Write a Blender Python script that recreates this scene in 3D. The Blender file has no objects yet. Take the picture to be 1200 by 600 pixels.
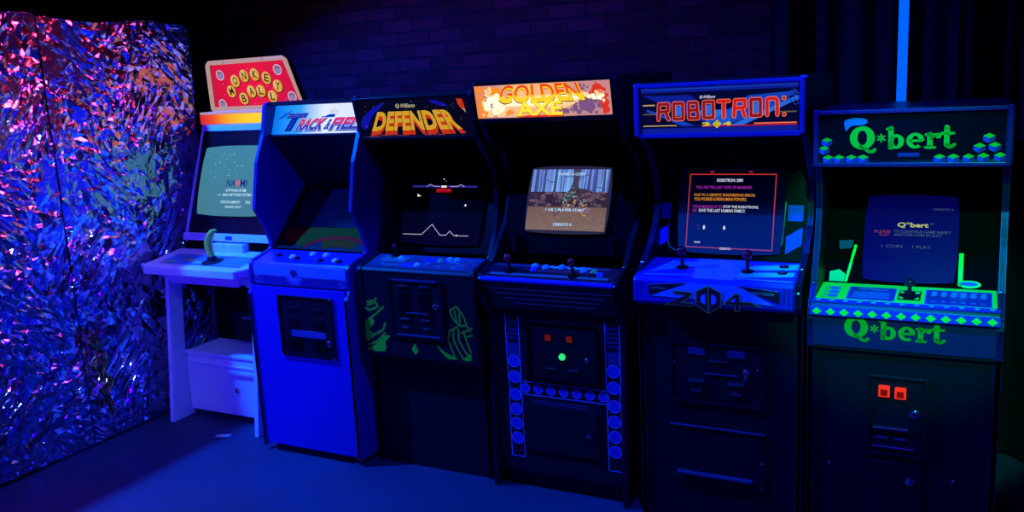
import bpy, bmesh, math, random
import numpy as np
from mathutils import Vector, Matrix

SC = bpy.context.scene
COL = SC.collection
PI = math.pi
random.seed(4)

# ------------------------------------------------------------------ camera
YAW, PITCH, ROLL = math.radians(27.9), math.radians(11.128), math.radians(-3.097)
def make_camera():
    cd = bpy.data.cameras.new('camera'); cd.sensor_width = 36.0
    cd.lens = 1040.4 / 1200 * 36.0
    cd.clip_start = 0.02
    ob = bpy.data.objects.new('camera', cd); COL.objects.link(ob)
    cp, sp, cr, sr = math.cos(PITCH), math.sin(PITCH), math.cos(ROLL), math.sin(ROLL)
    fw = Vector((0, cp, -sp)); up = Vector((0, sp, cp)); rt = Vector((1, 0, 0))
    rt2 = cr * rt + sr * up; up2 = -sr * rt + cr * up
    m = Matrix((rt2, up2, -fw)).transposed()
    m = Matrix.Rotation(YAW, 3, 'Z') @ m
    ob.matrix_world = Matrix.Translation((0, 0, 1.8604)) @ m.to_4x4()
    SC.camera = ob
make_camera()

# ------------------------------------------------------------------ world, lamps, exposure
SC.view_settings.view_transform = 'Standard'
SC.view_settings.look = 'None'
SC.view_settings.exposure = 0.0
SC.view_settings.gamma = 1.0
SC.view_settings.use_curve_mapping = False
W = bpy.data.worlds.new('world'); SC.world = W; W.use_nodes = True
W.node_tree.nodes['Background'].inputs[0].default_value = (0.0, 0.0, 1.0, 1)
W.node_tree.nodes['Background'].inputs[1].default_value = 0.006

def lamp(name, kind, loc, aim, power, color, size=0.2, cone=None, blend=0.3, spread=None, sy=None):
    ld = bpy.data.lights.new(name, kind); ld.energy = power; ld.color = color
    if kind == 'AREA':
        ld.shape = 'DISK' if sy is None else 'RECTANGLE'; ld.size = size
        if sy: ld.size_y = sy
        if spread: ld.spread = spread
    else:
        ld.shadow_soft_size = size
    if cone: ld.spot_size = cone; ld.spot_blend = blend
    ob = bpy.data.objects.new(name, ld); COL.objects.link(ob)
    ob.location = loc
    ob.rotation_euler = (Vector(aim) - Vector(loc)).to_track_quat('-Z', 'Y').to_euler()
    return ob
# blue stage lamp hung beyond the foil partition
lamp('stage_lamp_blue', 'SPOT', (-4.50, 2.35, 3.32), (-2.9, 2.9, 0.0), 1600, (0.0, 0.09, 1.0), 0.03, math.radians(110), 0.35)
# cyan lamp and added green spot over the right-hand machines
lamp('stage_lamp_cyan', 'SPOT', (-0.60, 2.35, 3.30), (-1.20, 3.45, 0.8), 330, (0.0, 0.08, 1.0), 0.05, math.radians(60), 0.3)
lamp('added_spot_green', 'SPOT', (0.10, 0.90, 3.00), (-0.20, 3.4, 1.22), 470, (0.0, 1.0, 0.40), 0.05, math.radians(20), 0.35)  # added spot, stands in for the glow of fluorescent green inks
# violet flood in front of the row
lamp('stage_lamp_violet', 'SPOT', (-2.7, 0.1, 1.55), (-3.75, 3.5, 0.72), 310, (0.02, 0.0, 1.0), 0.10, math.radians(44), 0.8)
# weak violet fill added from the viewer's side
lamp('fill_lamp_violet', 'SPOT', (-0.4, -0.9, 1.7), (-1.4, 3.4, 0.9), 62, (0.06, 0.0, 1.0), 0.25, math.radians(70), 0.8)
# unseen floods added to colour the foil's reflections
lamp('foil_fill_red', 'AREA', (-2.9, 3.5, 3.0), (-4.28, 2.70, 1.85), 6, (1.0, 0.04, 0.12), 1.1, spread=math.radians(42))
lamp('foil_fill_blue', 'AREA', (-2.7, 3.3, 3.2), (-4.28, 2.65, 1.1), 7, (0.0, 0.02, 1.0), 1.0, spread=math.radians(45))
lamp('foil_fill_pale', 'AREA', (-3.3, 1.2, 3.2), (-4.28, 2.6, 1.2), 2, (0.15, 0.3, 1.0), 0.25, spread=math.radians(35))
lamp('wall_lamp_violet', 'SPOT', (-2.5, 3.4, 3.3), (-2.5, 4.62, 2.1), 16, (0.40, 0.0, 1.0), 0.1, math.radians(120), 0.9)
# unseen blue lamp added so the foil has a lit room to reflect
lamp('room_fill_blue', 'SPOT', (0.6, 0.3, 3.2), (0.4, -2.4, 1.2), 120, (0.0, 0.0, 1.0), 0.2, math.radians(150), 0.5)

# ------------------------------------------------------------------ materials
MATS = {}
def nodes_of(m):
    m.use_nodes = True
    return m.node_tree.nodes, m.node_tree.links, m.node_tree.nodes['Principled BSDF']
def mat(name, col, rough=0.5, metal=0.0, spec=0.5, bump=0.0, bscale=60.0, var=0.0, coat=0.0):
    if name in MATS: return MATS[name]
    m = bpy.data.materials.new(name); N, L, B = nodes_of(m)
    B.inputs['Base Color'].default_value = (*col, 1); B.inputs['Roughness'].default_value = rough
    B.inputs['Metallic'].default_value = metal; B.inputs['Specular IOR Level'].default_value = spec
    B.inputs['Coat Weight'].default_value = coat
    if bump or var:
        tc = N.new('ShaderNodeTexCoord'); nz = N.new('ShaderNodeTexNoise')
        nz.inputs['Scale'].default_value = bscale; nz.inputs['Detail'].default_value = 4
        L.new(tc.outputs['Object'], nz.inputs['Vector'])
        if bump:
            bp = N.new('ShaderNodeBump'); bp.inputs['Strength'].default_value = bump; bp.inputs['Distance'].default_value = 0.002
            L.new(nz.outputs['Fac'], bp.inputs['Height']); L.new(bp.outputs['Normal'], B.inputs['Normal'])
        if var:
            mx = N.new('ShaderNodeMix'); mx.data_type = 'RGBA'
            mx.inputs['A'].default_value = (*[c * (1 - var) for c in col], 1)
            mx.inputs['B'].default_value = (*[min(1, c * (1 + var)) for c in col], 1)
            L.new(nz.outputs['Fac'], mx.inputs['Factor']); L.new(mx.outputs['Result'], B.inputs['Base Color'])
    MATS[name] = m
    return m
def glow(name, col, s=1.0, ramp=None, axis=0, lo=0.0, hi=1.0, noise=0.0, nscale=8.0):
    """lit sign or screen print; ramp = [(pos, colour)] along a local axis"""
    if name in MATS: return MATS[name]
    m = bpy.data.materials.new(name); N, L, B = nodes_of(m)
    B.inputs['Base Color'].default_value = (*[c * 0.03 for c in col], 1); B.inputs['Roughness'].default_value = 0.35
    B.inputs['Specular IOR Level'].default_value = 0.02
    B.inputs['Emission Color'].default_value = (*col, 1); B.inputs['Emission Strength'].default_value = s
    if ramp:
        tc = N.new('ShaderNodeTexCoord'); sx = N.new('ShaderNodeSeparateXYZ'); mr = N.new('ShaderNodeMapRange')
        mr.inputs['From Min'].default_value = lo; mr.inputs['From Max'].default_value = hi
        cr = N.new('ShaderNodeValToRGB'); e = cr.color_ramp.elements
        while len(e) < len(ramp): e.new(0.5)
        for el, (p, c) in zip(e, ramp): el.position = p; el.color = (*c, 1)
        L.new(tc.outputs['Object'], sx.inputs[0]); L.new(sx.outputs[axis], mr.inputs['Value'])
        val = mr.outputs['Result']
        if noise:
            nz = N.new('ShaderNodeTexNoise'); nz.inputs['Scale'].default_value = nscale; nz.inputs['Detail'].default_value = 3
            L.new(tc.outputs['Object'], nz.inputs['Vector'])
            ma = N.new('ShaderNodeMath'); ma.operation = 'MULTIPLY_ADD'; ma.inputs[1].default_value = noise
            sb = N.new('ShaderNodeMath'); sb.operation = 'SUBTRACT'; sb.inputs[1].default_value = 0.5
            L.new(nz.outputs['Fac'], sb.inputs[0]); L.new(sb.outputs[0], ma.inputs[0]); L.new(val, ma.inputs[2]); val = ma.outputs[0]
        L.new(val, cr.inputs['Fac']); L.new(cr.outputs['Color'], B.inputs['Emission Color'])
    MATS[name] = m
    return m
black = mat('black_paint', (0.004, 0.004, 0.010), 0.5, spec=0.25, bump=0.15, bscale=300)
black_gloss = mat('black_gloss', (0.003, 0.003, 0.006), 0.25, spec=0.3)
matte = mat('matte_black', (0.002, 0.001, 0.003), 0.85, spec=0.05)
navy = mat('navy_laminate', (0.003, 0.003, 0.012), 0.5, spec=0.25, bump=0.1, bscale=250)
steel = mat('brushed_steel', (0.45, 0.45, 0.55), 0.28, 1.0)
chrome = mat('bolt_steel', (0.75, 0.75, 0.8), 0.15, 1.0)
white = mat('white_laminate', (0.80, 0.80, 0.82), 0.4, bump=0.03, bscale=120)
white_plastic = mat('white_plastic', (0.82, 0.82, 0.84), 0.25)
blue_paint = mat('blue_laminate', (0.01, 0.01, 0.42), 0.4, bump=0.05, bscale=200)
red_plastic = mat('red_plastic', (0.95, 0.005, 0.03), 0.2)
glass = mat('dark_glass', (0.004, 0.004, 0.012), 0.06, spec=0.5)
trim_blue = mat('edge_trim', (0.02, 0.02, 0.07), 0.25, spec=0.6)
green_ink = mat('green_ink', (0.02, 0.85, 0.02), 0.5)
blue_ink = mat('blue_ink', (0.02, 0.02, 0.8), 0.5)
ltblue_ink = mat('light_blue_ink', (0.1, 0.5, 0.95), 0.45)
grey_ink = mat('grey_ink', (0.35, 0.35, 0.42), 0.5)
red_ink = mat('dark_red_ink', (0.25, 0.015, 0.02), 0.5)

# ------------------------------------------------------------------ mesh helpers
class MB:
    def __init__(s): s.v = []; s.f = []; s.m = []; s.mats = []
    def mi(s, m):
        if m not in s.mats: s.mats.append(m)
        return s.mats.index(m)
    def add(s, vs, fs, m):
        k = s.mi(m); b = len(s.v); s.v += [tuple(v) for v in vs]
        for f in fs: s.f.append([b + i for i in f]); s.m.append(k)
    def box(s, x0, x1, y0, y1, z0, z1, m):
        vs = [(x, y, z) for z in (z0, z1) for y in (y0, y1) for x in (x0, x1)]
        s.add(vs, [(0, 2, 3, 1), (4, 5, 7, 6), (0, 1, 5, 4), (2, 6, 7, 3), (0, 4, 6, 2), (1, 3, 7, 5)], m)
    def prism(s, prof, x0, x1, m):
        """profile in (y,z) swept along x"""
        n = len(prof)
        area = sum(prof[i][0] * prof[(i + 1) % n][1] - prof[(i + 1) % n][0] * prof[i][1] for i in range(n))
        p = prof if area > 0 else prof[::-1]
        vs = [(x0, y, z) for y, z in p] + [(x1, y, z) for y, z in p]
        fs = [tuple(range(n))[::-1], tuple(range(n, 2 * n))] + [(i, (i + 1) % n, n + (i + 1) % n, n + i) for i in range(n)]
        s.add(vs, fs, m)
    def plan(s, poly, z0, z1, m, tilt=None):
        """outline in (x,y) raised from z0 to z1; tilt(x,y) adds to z"""
        n = len(poly); t = tilt or (lambda x, y: 0)
        area = sum(poly[i][0] * poly[(i + 1) % n][1] - poly[(i + 1) % n][0] * poly[i][1] for i in range(n))
        p = poly if area > 0 else poly[::-1]
        vs = [(x, y, z0 + t(x, y)) for x, y in p] + [(x, y, z1 + t(x, y)) for x, y in p]
        fs = [tuple(range(n))[::-1], tuple(range(n, 2 * n))] + [(i, (i + 1) % n, n + (i + 1) % n, n + i) for i in range(n)]
        s.add(vs, fs, m)
    def band(s, line, x0, x1, w, m):
        """strip w thick lying outside an open (y,z) line, between x0 and x1"""
        n = len(line); off = []
        for i in range(n):
            a = Vector(line[max(i - 1, 0)]); b = Vector(line[min(i + 1, n - 1)])
            d = (b - a).normalized(); off.append((line[i][0] - d.y * w, line[i][1] + d.x * w))
        for i in range(n - 1):
            q = [line[i], line[i + 1], off[i + 1], off[i]]
            vs = [(x0, y, z) for y, z in q] + [(x1, y, z) for y, z in q]
            s.add(vs, [(3, 2, 1, 0), (4, 5, 6, 7), (0, 1, 5, 4), (1, 2, 6, 5), (2, 3, 7, 6), (3, 0, 4, 7)], m)
    def lathe(s, rings, o, ax, m, seg=20):
        """rings (radius, height) round axis ax from o"""
        ax = Vector(ax).normalized(); t = Vector((1, 0, 0)) if abs(ax.x) < 0.9 else Vector((0, 1, 0))
        u = ax.cross(t).normalized(); w = ax.cross(u); o = Vector(o); vs = []
        for r, h in rings:
            for k in range(seg):
                a = 2 * PI * k / seg; vs.append(o + ax * h + (u * math.cos(a) + w * math.sin(a)) * max(r, 1e-5))
        fs = [(i * seg + k, i * seg + (k + 1) % seg, (i + 1) * seg + (k + 1) % seg, (i + 1) * seg + k) for i in range(len(rings) - 1) for k in range(seg)]
        fs.append(tuple(range(seg))[::-1]); b = (len(rings) - 1) * seg; fs.append(tuple(range(b, b + seg)))
        s.add(vs, fs, m)
    def tube(s, pts, rad, m, seg=10):
        P = [Vector(p) for p in pts]; n = len(P); vs = []
        for i in range(n):
            d = (P[min(i + 1, n - 1)] - P[max(i - 1, 0)]).normalized()
            t = Vector((0, 1, 0)) if abs(d.y) < 0.9 else Vector((1, 0, 0))
            u = d.cross(t).normalized(); w = d.cross(u)
            r = rad[i] if isinstance(rad, (list, tuple)) else rad
            for k in range(seg):
                a = 2 * PI * k / seg; vs.append(P[i] + (u * math.cos(a) + w * math.sin(a)) * r)
        fs = [(i * seg + k, i * seg + (k + 1) % seg, (i + 1) * seg + (k + 1) % seg, (i + 1) * seg + k) for i in range(n - 1) for k in range(seg)]
        fs.append(tuple(range(seg))[::-1]); fs.append(tuple(range((n - 1) * seg, n * seg)))
        s.add(vs, fs, m)
    def build(s, name, parent=None, bevel=0.0, smooth=False, loc=None):
        me = bpy.data.meshes.new(name); me.from_pydata(s.v, [], s.f)
        for m in s.mats: me.materials.append(m)
        me.polygons.foreach_set('material_index', s.m)
        if smooth: me.polygons.foreach_set('use_smooth', [True] * len(me.polygons))
        me.update()
        o = bpy.data.objects.new(name, me); COL.objects.link(o)
        if parent: o.parent = parent
        if loc: o.location = loc
        if bevel:
            b = o.modifiers.new('bevel', 'BEVEL'); b.width = bevel; b.segments = 2; b.limit_method = 'ANGLE'; b.angle_limit = 0.6
        if smooth:
            e = o.modifiers.new('split', 'EDGE_SPLIT'); e.split_angle = 0.7
        return o
def thing(name, label, cat, loc, group=None):
    o = bpy.data.objects.new(name, None); COL.objects.link(o); o.location = loc; o.empty_display_size = 0.2
    o['label'] = label; o['category'] = cat
    if group: o['group'] = group
    return o
def tag(o, label, cat, group=None):
    o['label'] = label; o['category'] = cat
    if group: o['group'] = group
    return o
def struct(o): o['kind'] = 'structure'; return o

TXT = {}
def text_mesh(s, bold=0.0):
    if (s, bold) not in TXT:
        cu = bpy.data.curves.new('t', 'FONT'); cu.body = s; cu.offset = bold; cu.resolution_u = 3
        cu.dimensions = '2D'; cu.fill_mode = 'FRONT'
        ob = bpy.data.objects.new('t', cu); me = bpy.data.meshes.new_from_object(ob)
        TXT[(s, bold)] = ([(v.co.x, v.co.y) for v in me.vertices], [tuple(p.vertices) for p in me.polygons])
        bpy.data.objects.remove(ob); bpy.data.curves.remove(cu); bpy.data.meshes.remove(me)
    return TXT[(s, bold)]
class Art(MB):
    """flat print on a plane: origin O, right U, up V; layers stand a hair apart"""
    def __init__(s, O, U, V, bulge=None):
        super().__init__(); s.O = Vector(O); s.U = Vector(U).normalized(); s.V = Vector(V).normalized()
        s.N = s.U.cross(s.V).normalized(); s.bulge = bulge or (lambda u, v: 0.0); s.curved = bulge is not None
    def pt(s, u, v, l): return s.O + s.U * u + s.V * v + s.N * (l * 0.0007 + s.bulge(u, v))
    def poly(s, pts, m, l=1):
        n = len(pts); a = sum(pts[i][0] * pts[(i + 1) % n][1] - pts[(i + 1) % n][0] * pts[i][1] for i in range(n))
        if a < 0: pts = pts[::-1]
        s.add([s.pt(u, v, l) for u, v in pts], [tuple(range(n))], m)
    def rect(s, u0, u1, v0, v1, m, l=1):
        n = max(1, int(max(u1 - u0, v1 - v0) / .03)) if s.curved else 1
        for i in range(n):
            for j in range(n):
                a, b, c, d = u0 + (u1 - u0) * i / n, u0 + (u1 - u0) * (i + 1) / n, v0 + (v1 - v0) * j / n, v0 + (v1 - v0) * (j + 1) / n
                s.poly([(a, c), (b, c), (b, d), (a, d)], m, l)
    def disc(s, u, v, r, m, l=1, ry=None, n=20): s.poly([(u + r * math.cos(2 * PI * k / n), v + (ry or r) * math.sin(2 * PI * k / n)) for k in range(n)], m, l)
    def ring(s, u, v, rx, ry, ix, iy, m, l=1, a0=0.0, a1=2 * PI, n=28):
        for k in range(n):
            p, q = a0 + (a1 - a0) * k / n, a0 + (a1 - a0) * (k + 1) / n
            s.poly([(u + rx * math.cos(p), v + ry * math.sin(p)), (u + rx * math.cos(q), v + ry * math.sin(q)), (u + ix * math.cos(q), v + iy * math.sin(q)), (u + ix * math.cos(p), v + iy * math.sin(p))], m, l)
    def stroke(s, pts, w, m, l=1, caps=True, sub=1):
        for a, b in zip(pts[:-1], pts[1:]):
            a = Vector(a); b = Vector(b)
            if (b - a).length < 1e-6: continue
            d = (b - a).normalized() * w / 2; n = Vector((-d.y, d.x))
            for k in range(sub):
                p = a + (b - a) * k / sub; q = a + (b - a) * (k + 1) / sub
                s.poly([tuple(p - n), tuple(q - n), tuple(q + n), tuple(p + n)], m, l)
        if caps:
            for p in pts: s.disc(p[0], p[1], w / 2, m, l, n=8)
    def text(s, t, u0, u1, v0, v1, m, l=2, bold=0.0, shear=0.0, fn=None):
        vs, fs = text_mesh(t, bold)
        x0 = min(v[0] for v in vs); x1 = max(v[0] for v in vs); y0 = min(v[1] for v in vs); y1 = max(v[1] for v in vs)
        out = []
        for x, y in vs:
            a = (x - x0) / (x1 - x0); b = (y - y0) / (y1 - y0)
            u = u0 + a * (u1 - u0) + shear * (b - 0.5) * (v1 - v0); v = v0 + b * (v1 - v0)
            if fn: u, v = fn(u, v)
            out.append(s.pt(u, v, l))
        s.add(out, fs, m)

# ------------------------------------------------------------------ room
XL, XR, YF, YB, ZC = -6.0, 2.4, -2.6, 4.62, 3.4
def room():
    fm = bpy.data.materials.new('painted_concrete'); N, L, B = nodes_of(fm)
    tc = N.new('ShaderNodeTexCoord'); n1 = N.new('ShaderNodeTexNoise'); n1.inputs['Scale'].default_value = 2.2; n1.inputs['Detail'].default_value = 6
    n2 = N.new('ShaderNodeTexNoise'); n2.inputs['Scale'].default_value = 40; n2.inputs['Detail'].default_value = 5
    cr = N.new('ShaderNodeValToRGB'); cr.color_ramp.elements[0].position = 0.3; cr.color_ramp.elements[0].color = (0.014, 0.022, 0.065, 1)
    cr.color_ramp.elements[1].position = 0.75; cr.color_ramp.elements[1].color = (0.022, 0.035, 0.10, 1)
    bp = N.new('ShaderNodeBump'); bp.inputs['Strength'].default_value = 0.15; bp.inputs['Distance'].default_value = 0.003
    for n in (n1, n2): L.new(tc.outputs['Object'], n.inputs['Vector'])
    L.new(n1.outputs['Fac'], cr.inputs['Fac']); L.new(cr.outputs['Color'], B.inputs['Base Color'])
    L.new(n2.outputs['Fac'], bp.inputs['Height']); L.new(bp.outputs['Normal'], B.inputs['Normal']); B.inputs['Roughness'].default_value = 0.55
    b = MB(); b.box(XL, XR, YF, YB, -0.1, 0, fm); struct(b.build('floor'))
    wm = bpy.data.materials.new('old_brick'); N, L, B = nodes_of(wm)
    tc = N.new('ShaderNodeTexCoord'); sx = N.new('ShaderNodeSeparateXYZ'); cb = N.new('ShaderNodeCombineXYZ')
    L.new(tc.outputs['Object'], sx.inputs[0]); L.new(sx.outputs[0], cb.inputs[0]); L.new(sx.outputs[2], cb.inputs[1])
    bk = N.new('ShaderNodeTexBrick'); bk.inputs['Scale'].default_value = 1.0; bk.inputs['Brick Width'].default_value = 0.225; bk.inputs['Row Height'].default_value = 0.078
    bk.inputs['Mortar Size'].default_value = 0.006; bk.inputs['Color1'].default_value = (0.10, 0.006, 0.020, 1); bk.inputs['Color2'].default_value = (0.22, 0.010, 0.040, 1)
    bk.inputs['Mortar'].default_value = (0.05, 0.006, 0.022, 1); bk.inputs['Bias'].default_value = -0.2
    L.new(cb.outputs[0], bk.inputs['Vector'])
    nz = N.new('ShaderNodeTexNoise'); nz.inputs['Scale'].default_value = 14; L.new(tc.outputs['Object'], nz.inputs['Vector'])
    mx = N.new('ShaderNodeMix'); mx.data_type = 'RGBA'; mx.blend_type = 'MULTIPLY'; mx.inputs['Factor'].default_value = 0.7
    L.new(bk.outputs['Color'], mx.inputs['A']); L.new(nz.outputs['Color'], mx.inputs['B']); L.new(mx.outputs['Result'], B.inputs['Base Color'])
    bp = N.new('ShaderNodeBump'); bp.inputs['Strength'].default_value = 0.8; bp.inputs['Distance'].default_value = 0.008; bp.invert = True
    L.new(bk.outputs['Fac'], bp.inputs['Height']); L.new(bp.outputs['Normal'], B.inputs['Normal']); B.inputs['Roughness'].default_value = 0.9; B.inputs['Specular IOR Level'].default_value = 0.08
    b = MB(); b.box(XL, XR, YB, YB + 0.15, 0, ZC, wm); struct(b.build('wall_back'))
    dk = mat('dark_plaster', (0.02, 0.02, 0.03), 0.9, spec=0.1, bump=0.3, bscale=30)
    b = MB(); b.box(XL - 0.15, XL, YF, YB + 0.15, 0, ZC, dk); struct(b.build('wall_left'))
    pl = mat('pale_plaster', (0.3, 0.3, 0.33), 0.9, spec=0.1, bump=0.3, bscale=30)
    b = MB(); b.box(XR, XR + 0.15, YF, YB + 0.15, 0, ZC, pl); struct(b.build('wall_right'))
    b = MB(); b.box(XL, XR, YF - 0.15, YF, 0, ZC, pl); struct(b.build('wall_front'))
    b = MB(); b.box(XL, XR, YF, YB + 0.15, ZC, ZC + 0.1, dk); struct(b.build('ceiling'))
room()

# ------------------------------------------------------------------ foil partition
def foil_material():
    m = bpy.data.materials.new('crumpled_foil'); N, L, B = nodes_of(m)
    B.inputs['Base Color'].default_value = (0.66, 0.62, 0.80, 1); B.inputs['Metallic'].default_value = 1.0; B.inputs['Roughness'].default_value = 0.18
    tc = N.new('ShaderNodeTexCoord'); vo = N.new('ShaderNodeTexVoronoi'); vo.feature = 'F1'; vo.inputs['Scale'].default_value = 24
    nz = N.new('ShaderNodeTexNoise'); nz.inputs['Scale'].default_value = 9; nz.inputs['Detail'].default_value = 3
    ad = N.new('ShaderNodeVectorMath'); ad.operation = 'MULTIPLY_ADD'; ad.inputs[1].default_value = (0.12, 0.12, 0.12)
    L.new(tc.outputs['Object'], nz.inputs['Vector']); L.new(nz.outputs['Color'], ad.inputs[0]); L.new(tc.outputs['Object'], ad.inputs[2])
    L.new(ad.outputs[0], vo.inputs['Vector'])
    bp = N.new('ShaderNodeBump'); bp.inputs['Strength'].default_value = 0.6; bp.inputs['Distance'].default_value = 0.006
    L.new(vo.outputs['Distance'], bp.inputs['Height']); L.new(bp.outputs['Normal'], B.inputs['Normal'])
    return m
FOIL = foil_material()
gold = mat('gold_reflection', (0.85, 0.55, 0.15), 0.25, 1.0, bump=0.6, bscale=60)
def crumple_sheet(L_, H_, seed):
    """faceted sheet: random points joined into flat triangles, big creased folds among tight crumples"""
    from mathutils.geometry import delaunay_2d_cdt
    r = np.random.default_rng(seed); pts = []
    # folds of many directions: short chains of points along straight creases, ridge or valley
    hts = {}
    def put(p, q, h):
        if -0.2 < p < L_ + 0.2 and -0.2 < q < H_ + 0.2: pts.append((p, q)); hts[len(pts) - 1] = h
    for _ in range(int(340 * L_ * H_ / 2.3)):
        p, q = r.uniform(0, L_), r.uniform(0, H_); a = r.uniform(0, PI) if r.random() < .5 else r.normal(2.3, .4); ln = r.uniform(.06, .34); h = r.choice([-1, 1]) * r.uniform(.004, .018)
        m = max(3, int(ln / .035))
        for k in range(m):
            t = k / (m - 1) - .5; put(p + ln * t * math.cos(a) + r.normal(0, .003), q + ln * t * math.sin(a) + r.normal(0, .003), h * (1 - (2 * t) ** 2 * .6) + r.normal(0, .0012))
    for _ in range(int(40 * L_ * H_ / 2.3)):                            # tight crumples
        p, q, rr = L_ * r.uniform(0, 1) ** .6, r.uniform(0, H_), r.uniform(.03, .12)
        for k in range(int(14 + 320 * rr)):
            put(p + r.normal(0, rr), q + r.normal(0, rr * 1.2), r.normal(0, .0048))
    for _ in range(int(1500 * L_ * H_ / 2.3)): put(r.uniform(0, L_), r.uniform(0, H_), r.normal(0, .0038))
    P = np.clip(np.array(pts), [0, 0], [L_, H_])
    nb = int(L_ / .04); nz = int(H_ / .04); bd = [(L_ * k / nb, z) for k in range(nb + 1) for z in (0, H_)] + [(y, H_ * k / nz) for k in range(nz + 1) for y in (0, L_)]
    base = len(P)
    def warp(a, b): return (a + .13 * math.sin(2.3 * b + seed) + .07 * math.sin(9 * b), b + .12 * math.sin(2.9 * a + 1.7 * seed) + .07 * math.sin(10 * a + 2 * b))
    src = P.tolist() + bd; allp = [Vector(warp(float(a), float(b))) for a, b in src]
    out = delaunay_2d_cdt(allp, [], [], 0, 0.0015)
    V, F, orig = out[0], out[2], out[3]
    vs = []
    for v, o in zip(V, orig):
        v = src[o[0]]; h = np.mean([hts.get(k, 0.0) for k in o if k < base]) if any(k < base for k in o) else 0.0
        vs.append((h * .8, v[0], v[1]))
    return vs, [list(f) for f in F]
def foil_panel(y0, y1, z1, seed, label, skew=0.0):
    t = thing('foil_panel', label, 'foil screen', (-4.30, y0, 0), 'foil covered panels')
    b = MB(); b.box(-0.05, -0.005, 0.0, y1 - y0, 0.0, z1 - 0.02, matte); b.build('backing_board', t)
    vs, fs = crumple_sheet(y1 - y0, z1 - .012, seed); L_ = y1 - y0; out = []
    for h, y, z in vs:
        e = y / L_
        out.append((0.03 + h + 0.03 * z / z1, y + skew * (1 - z / z1) * e + (.004 * math.sin(9 * z + seed) * e + .006 * math.sin(31 * z) * (e > .9)) * (seed == 8), .012 + z + 0.012 * math.sin(9 * y + seed) * (z / z1)))
    b = MB(); b.add(out, fs, FOIL); o = b.build('foil_sheet', t)
    o.data.polygons.foreach_set('use_smooth', [True] * len(o.data.polygons))
    es = o.modifiers.new('creases', 'EDGE_SPLIT'); es.split_angle = math.radians(22)
    return t
foil_panel(1.70, 3.010, 2.315, 3, 'crumpled silver foil panel at the far left edge, nearest the viewer')
fp = foil_panel(3.015, 4.00, 2.30, 8, 'crumpled silver foil panel reaching back behind the white cabinet', -0.06)
def gold_glint():  # gold reflection in the foil, modelled as a coloured patch
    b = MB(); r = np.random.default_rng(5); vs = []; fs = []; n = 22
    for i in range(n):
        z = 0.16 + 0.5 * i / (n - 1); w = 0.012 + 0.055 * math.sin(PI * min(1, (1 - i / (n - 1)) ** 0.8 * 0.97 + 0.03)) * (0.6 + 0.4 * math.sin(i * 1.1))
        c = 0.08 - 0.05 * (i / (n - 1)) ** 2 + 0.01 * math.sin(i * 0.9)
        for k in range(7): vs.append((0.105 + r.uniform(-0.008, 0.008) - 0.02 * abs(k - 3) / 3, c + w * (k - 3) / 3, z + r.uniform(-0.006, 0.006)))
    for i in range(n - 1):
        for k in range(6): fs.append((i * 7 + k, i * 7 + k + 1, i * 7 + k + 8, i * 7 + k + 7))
    b.add(vs, fs, gold); o = b.build('glint_patch', fp); o['label'] = 'gold brown reflection in the foil, shaped as a patch low beside the seam'
gold_glint()

# ------------------------------------------------------------------ curtain and light tube at the back right
def curtain():
    t = thing('curtain', 'dark floor-length curtain hanging in folds behind the rightmost cabinets', 'curtain', (0.35, 4.5, 0))
    cm = mat('dark_cloth', (0.006, 0.006, 0.013), 0.95, spec=0.03, bump=0.2, bscale=400)
    x = np.linspace(-1.25, 1.9, 420)
    y = 0.035 * np.sin(x * 17 + 1.3 * np.sin(x * 3)) + 0.02 * np.sin(x * 41 + 2)
    b = MB(); n = len(x); vs = []
    for z in (0.015, 1.0, 2.0, 3.2): vs += [(a, c * (1 - 0.15 * z / 3.2), z) for a, c in zip(x, y)]
    for z in (3.2, 2.0, 1.0, 0.015): vs += [(a, c * (1 - 0.15 * z / 3.2) + 0.006, z) for a, c in zip(x, y)]
    fs = [(r * n + i, r * n + i + 1, (r + 1) * n + i + 1, (r + 1) * n + i) for r in (0, 1, 2, 3, 4, 5, 6) for i in range(n - 1)]
    fs += [(7 * n + i, 7 * n + i + 1, i + 1, i) for i in range(n - 1)]
    b.add(vs, fs, cm); b.build('drape', t, smooth=True)
    b = MB(); b.tube([(-1.35, 0, 3.22), (2.0, 0, 3.22)], 0.015, steel); b.build('curtain_rail', t)
    for xx in (-1.2, 0.3, 1.8): b = MB(); b.box(xx - 0.01, xx + 0.01, -0.01, 0.01, 3.22, 3.4, steel); b.build('rail_bracket', t)
curtain()
def light_tube():
    t = thing('light_tube', 'upright glowing blue light tube standing behind the rightmost cabinet', 'light', (-0.307, 4.36, 0))
    b = MB(); b.lathe([(0.10, 0), (0.10, 0.015), (0.035, 0.03), (0.03, 0.08)], (0, 0, 0), (0, 0, 1), black); b.build('tube_base', t, smooth=True)
    b = MB(); b.lathe([(0.0205, 0.08), (0.0205, 2.62)], (0, 0, 0), (0, 0, 1), glow('blue_tube', (0.0, 0.11, 1.0), 1.15)); b.build('lamp_tube', t, smooth=True)
    b = MB(); b.lathe([(0.024, 2.61), (0.024, 2.66), (0.01, 2.67)], (0, 0, 0), (0, 0, 1), black); b.build('end_cap', t, smooth=True)
light_tube()

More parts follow.
